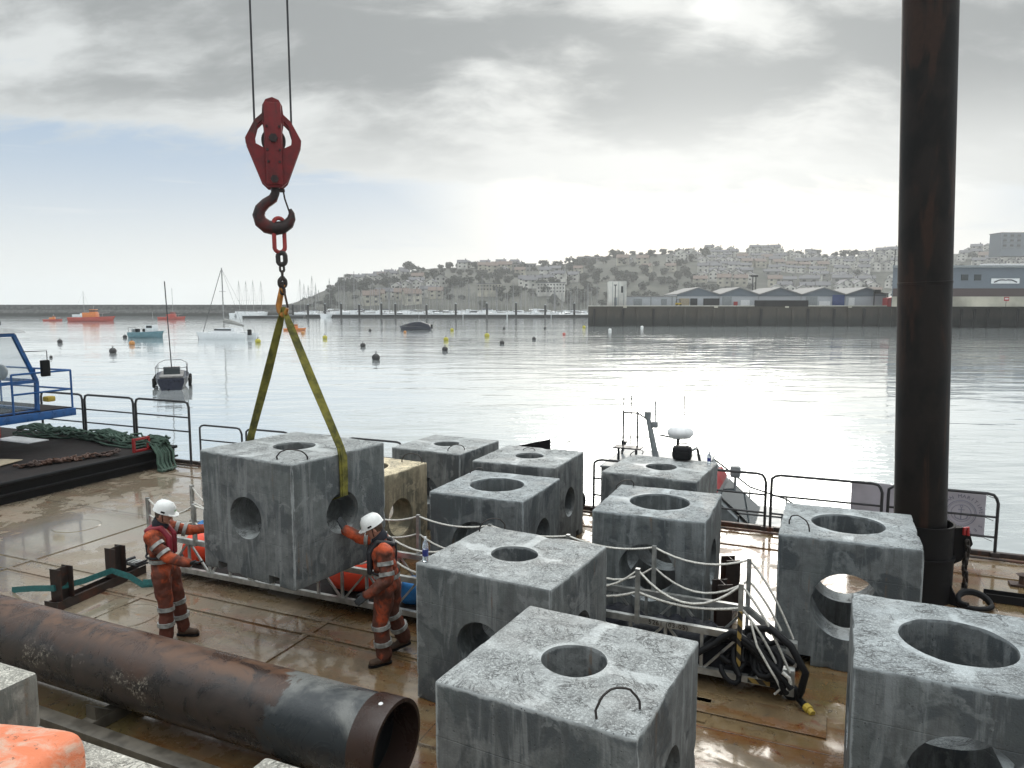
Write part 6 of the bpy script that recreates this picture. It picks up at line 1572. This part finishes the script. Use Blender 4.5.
    for r_, z_ in ((.088, -.03), (.098, .01), (.085, .062), (.076, .062), (.080, -.02)):
        for i in range(n): a = 2*math.pi*i/n; vs.append(nk+Hm @ Vector((math.cos(a)*r_*1.05-.005, math.sin(a)*r_, z_-(.022*math.cos(a) if z_ > .03 else 0))))
    fs = [(j*n+i, j*n+(i+1) % n, (j+1)*n+(i+1) % n, (j+1)*n+i) for j in range(4) for i in range(n)]
    mb.add(vs, fs); mb.build('collar', M['navy'], t_, 60)
    fw, lt_ = fwd.normalized(), lat.normalized(); uz = fw.cross(lt_)
    v_ = MB()
    for s in (-1, 1):
        p0 = C_+lt_*s*.085-fw*.10+uz*.135; p1 = C_+lt_*s*.085+fw*.055+uz*.16; p2 = C_+lt_*s*.085+fw*.150+uz*.03; p3 = C_+lt_*s*.09+fw*.150-uz*.20
        v_.cap(p0, p1, .030, .036, 10); v_.cap(p1, p2, .036, .040, 10); v_.cap(p2, p3, .040, .036, 10)
    v_.cap(C_-fw*.125+uz*.12-lt_*.07, C_-fw*.125+uz*.12+lt_*.07, .028, .028, 10)
    vj = vox(v_, 'lifejacket', M[vest], t_, .012, 2)
    mb = MB()
    for zq in (-.20,):
        ring_ = []
        for i in range(30):
            a = 2*math.pi*i/30; ring_.append(C_+Bm @ Vector((math.cos(a)*.150, math.sin(a)*.198, zq)))
        mb.tube(ring_, .014, 6, closed=True)
    mb.tube([C_-fw*.15+uz*.12, C_-fw*.155-uz*.02, C_-fw*.145-uz*.20], .020, 6); mb.build('harness_strap', M['vest_black'], vj, 60)
    mb = MB(); prof = [(.001, .135), (.04, .131), (.075, .115), (.100, .085), (.114, .045), (.118, .0), (.121, -.012), (.117, -.012), (.110, .0)]
    hm_ = MB(); hm_.lathe((0,0,0), prof, 32)
    hm_.v = [(x*1.16, y*.98, z+(.006 if abs(y) < .02 and z > .06 else 0)) for x, y, z in hm_.v]
    pk = [(.08, -.085), (.11, -.10), (.165, -.065), (.185, 0), (.165, .065), (.11, .10), (.08, .085)]
    hm_.prism(pk, -.012, -.002)
    hm_.bbox((-.0, 0, .128), (.16, .022, .014), .005)
    Ht = Matrix.Rotation(0, 3, 'Y'); hp = H+up*.045-f*.008
    hm_.v = [tuple(Hm @ Vector(v)+hp) for v in hm_.v]; he = hm_.build('hard_hat', M['helmet'], t_, 40)
    mb = MB(); mb.bbox((.128, 0, .045), (.008, .05, .028), .003); mb.v = [tuple(Hm @ Vector(v)+hp) for v in mb.v]; mb.build('badge', M['crest'], he)
    for s in (-1, 1): mb = MB(); mb.bbox((.02, s*.115, .018), (.05, .012, .02), .004); mb.v = [tuple(Hm @ Vector(v)+hp) for v in mb.v]; mb.build('helmet_clip', M['black'], he)
    mb = MB(); mb.tube([H+sd_*.085+up*.03, H+sd_*.075-up*.06+f*.03, H+f*.045-up*.125, H-sd_*.075-up*.06+f*.03, H-sd_*.085+up*.03], .005, 5); mb.build('chin_strap', M['black'], he)
    return t_

# left worker: profile to the right, both arms out to the block; his right side is toward the camera
o = P(180, 640); ox, oy = o.x, o.y
D = lambda x, y, z: Vector((ox+x, oy+y, z))
f1 = Vector((1, .12, 0)).normalized(); l1 = Vector((-.12, 1, 0)).normalized()
person(dict(pelvis=D(-.17,0,.98), chest=D(-.20,0,1.35), neck=D(-.17,0,1.53), head=D(-.12,0,1.665),
    shR=D(-.21,-.20,1.43), elR=D(.02,-.26,1.19), wrR=D(.27,-.22,1.10), shL=D(-.17,.20,1.44), elL=D(.06,.27,1.37), wrL=D(.30,.24,1.40),
    hipR=D(-.15,-.10,.92), knR=D(-.10,-.12,.52), anR=D(-.10,-.14,.105), hipL=D(-.13,.10,.92), knL=D(-.06,.11,.52), anL=D(-.01,.14,.105),
    toeRd=Vector((.85,-.5,0)).normalized(), toeLd=Vector((1,-.05,0)).normalized(), fwd=f1, lat=l1),
    'worker in orange coverall and white helmet pushing the left side of the hanging block', M['orange_a'], (1,.06,-.12), None, .003, 1.3, 'vest_red',
    {'R': ((1,.12,.06), (0,.3,1), (0,-.4,.9), .15), 'L': ((.7,.1,.75), (1,.1,-.1), (0,-1,.1), .2)})
# right worker: facing left, far arm raised with open palm, near arm down, one leg stepping forward
o = P(383, 664); ox, oy = o.x, o.y
f2 = Vector((-1, -.15, 0)).normalized(); l2 = Vector((.15, -1, 0)).normalized()
person(dict(pelvis=D(.06,.12,.97), chest=D(.0,.12,1.34), neck=D(-.035,.12,1.52), head=D(-.10,.11,1.645),
    shL=D(.055,-.09,1.42), elL=D(.10,-.17,1.12), wrL=D(-.14,-.20,.93), shR=D(-.04,.32,1.43), elR=D(-.27,.33,1.44), wrR=D(-.47,.24,1.58),
    hipL=D(.04,.02,.92), knL=D(-.02,-.02,.53), anL=D(.02,.0,.105), hipR=D(.08,.22,.92), knR=D(.07,.26,.55), anR=D(.20,.36,.16),
    toeLd=Vector((-.85,-.50,0)).normalized(), toeRd=Vector((-.8,-.35,-.2)).normalized(), fwd=f2, lat=l2),
    'worker in muddy orange coverall and white helmet raising an open palm to the block', M['orange_b'], (-1,-.12,-.10), None, .014, 4.7, 'vest_black',
    {'L': ((-.8,-.1,-.55), (.2,.9,-.3), (-.3,.1,.9), .35), 'R': ((-.45,.05,.9), (-.7,.5,-.4), (.5,.8,0), .12)})
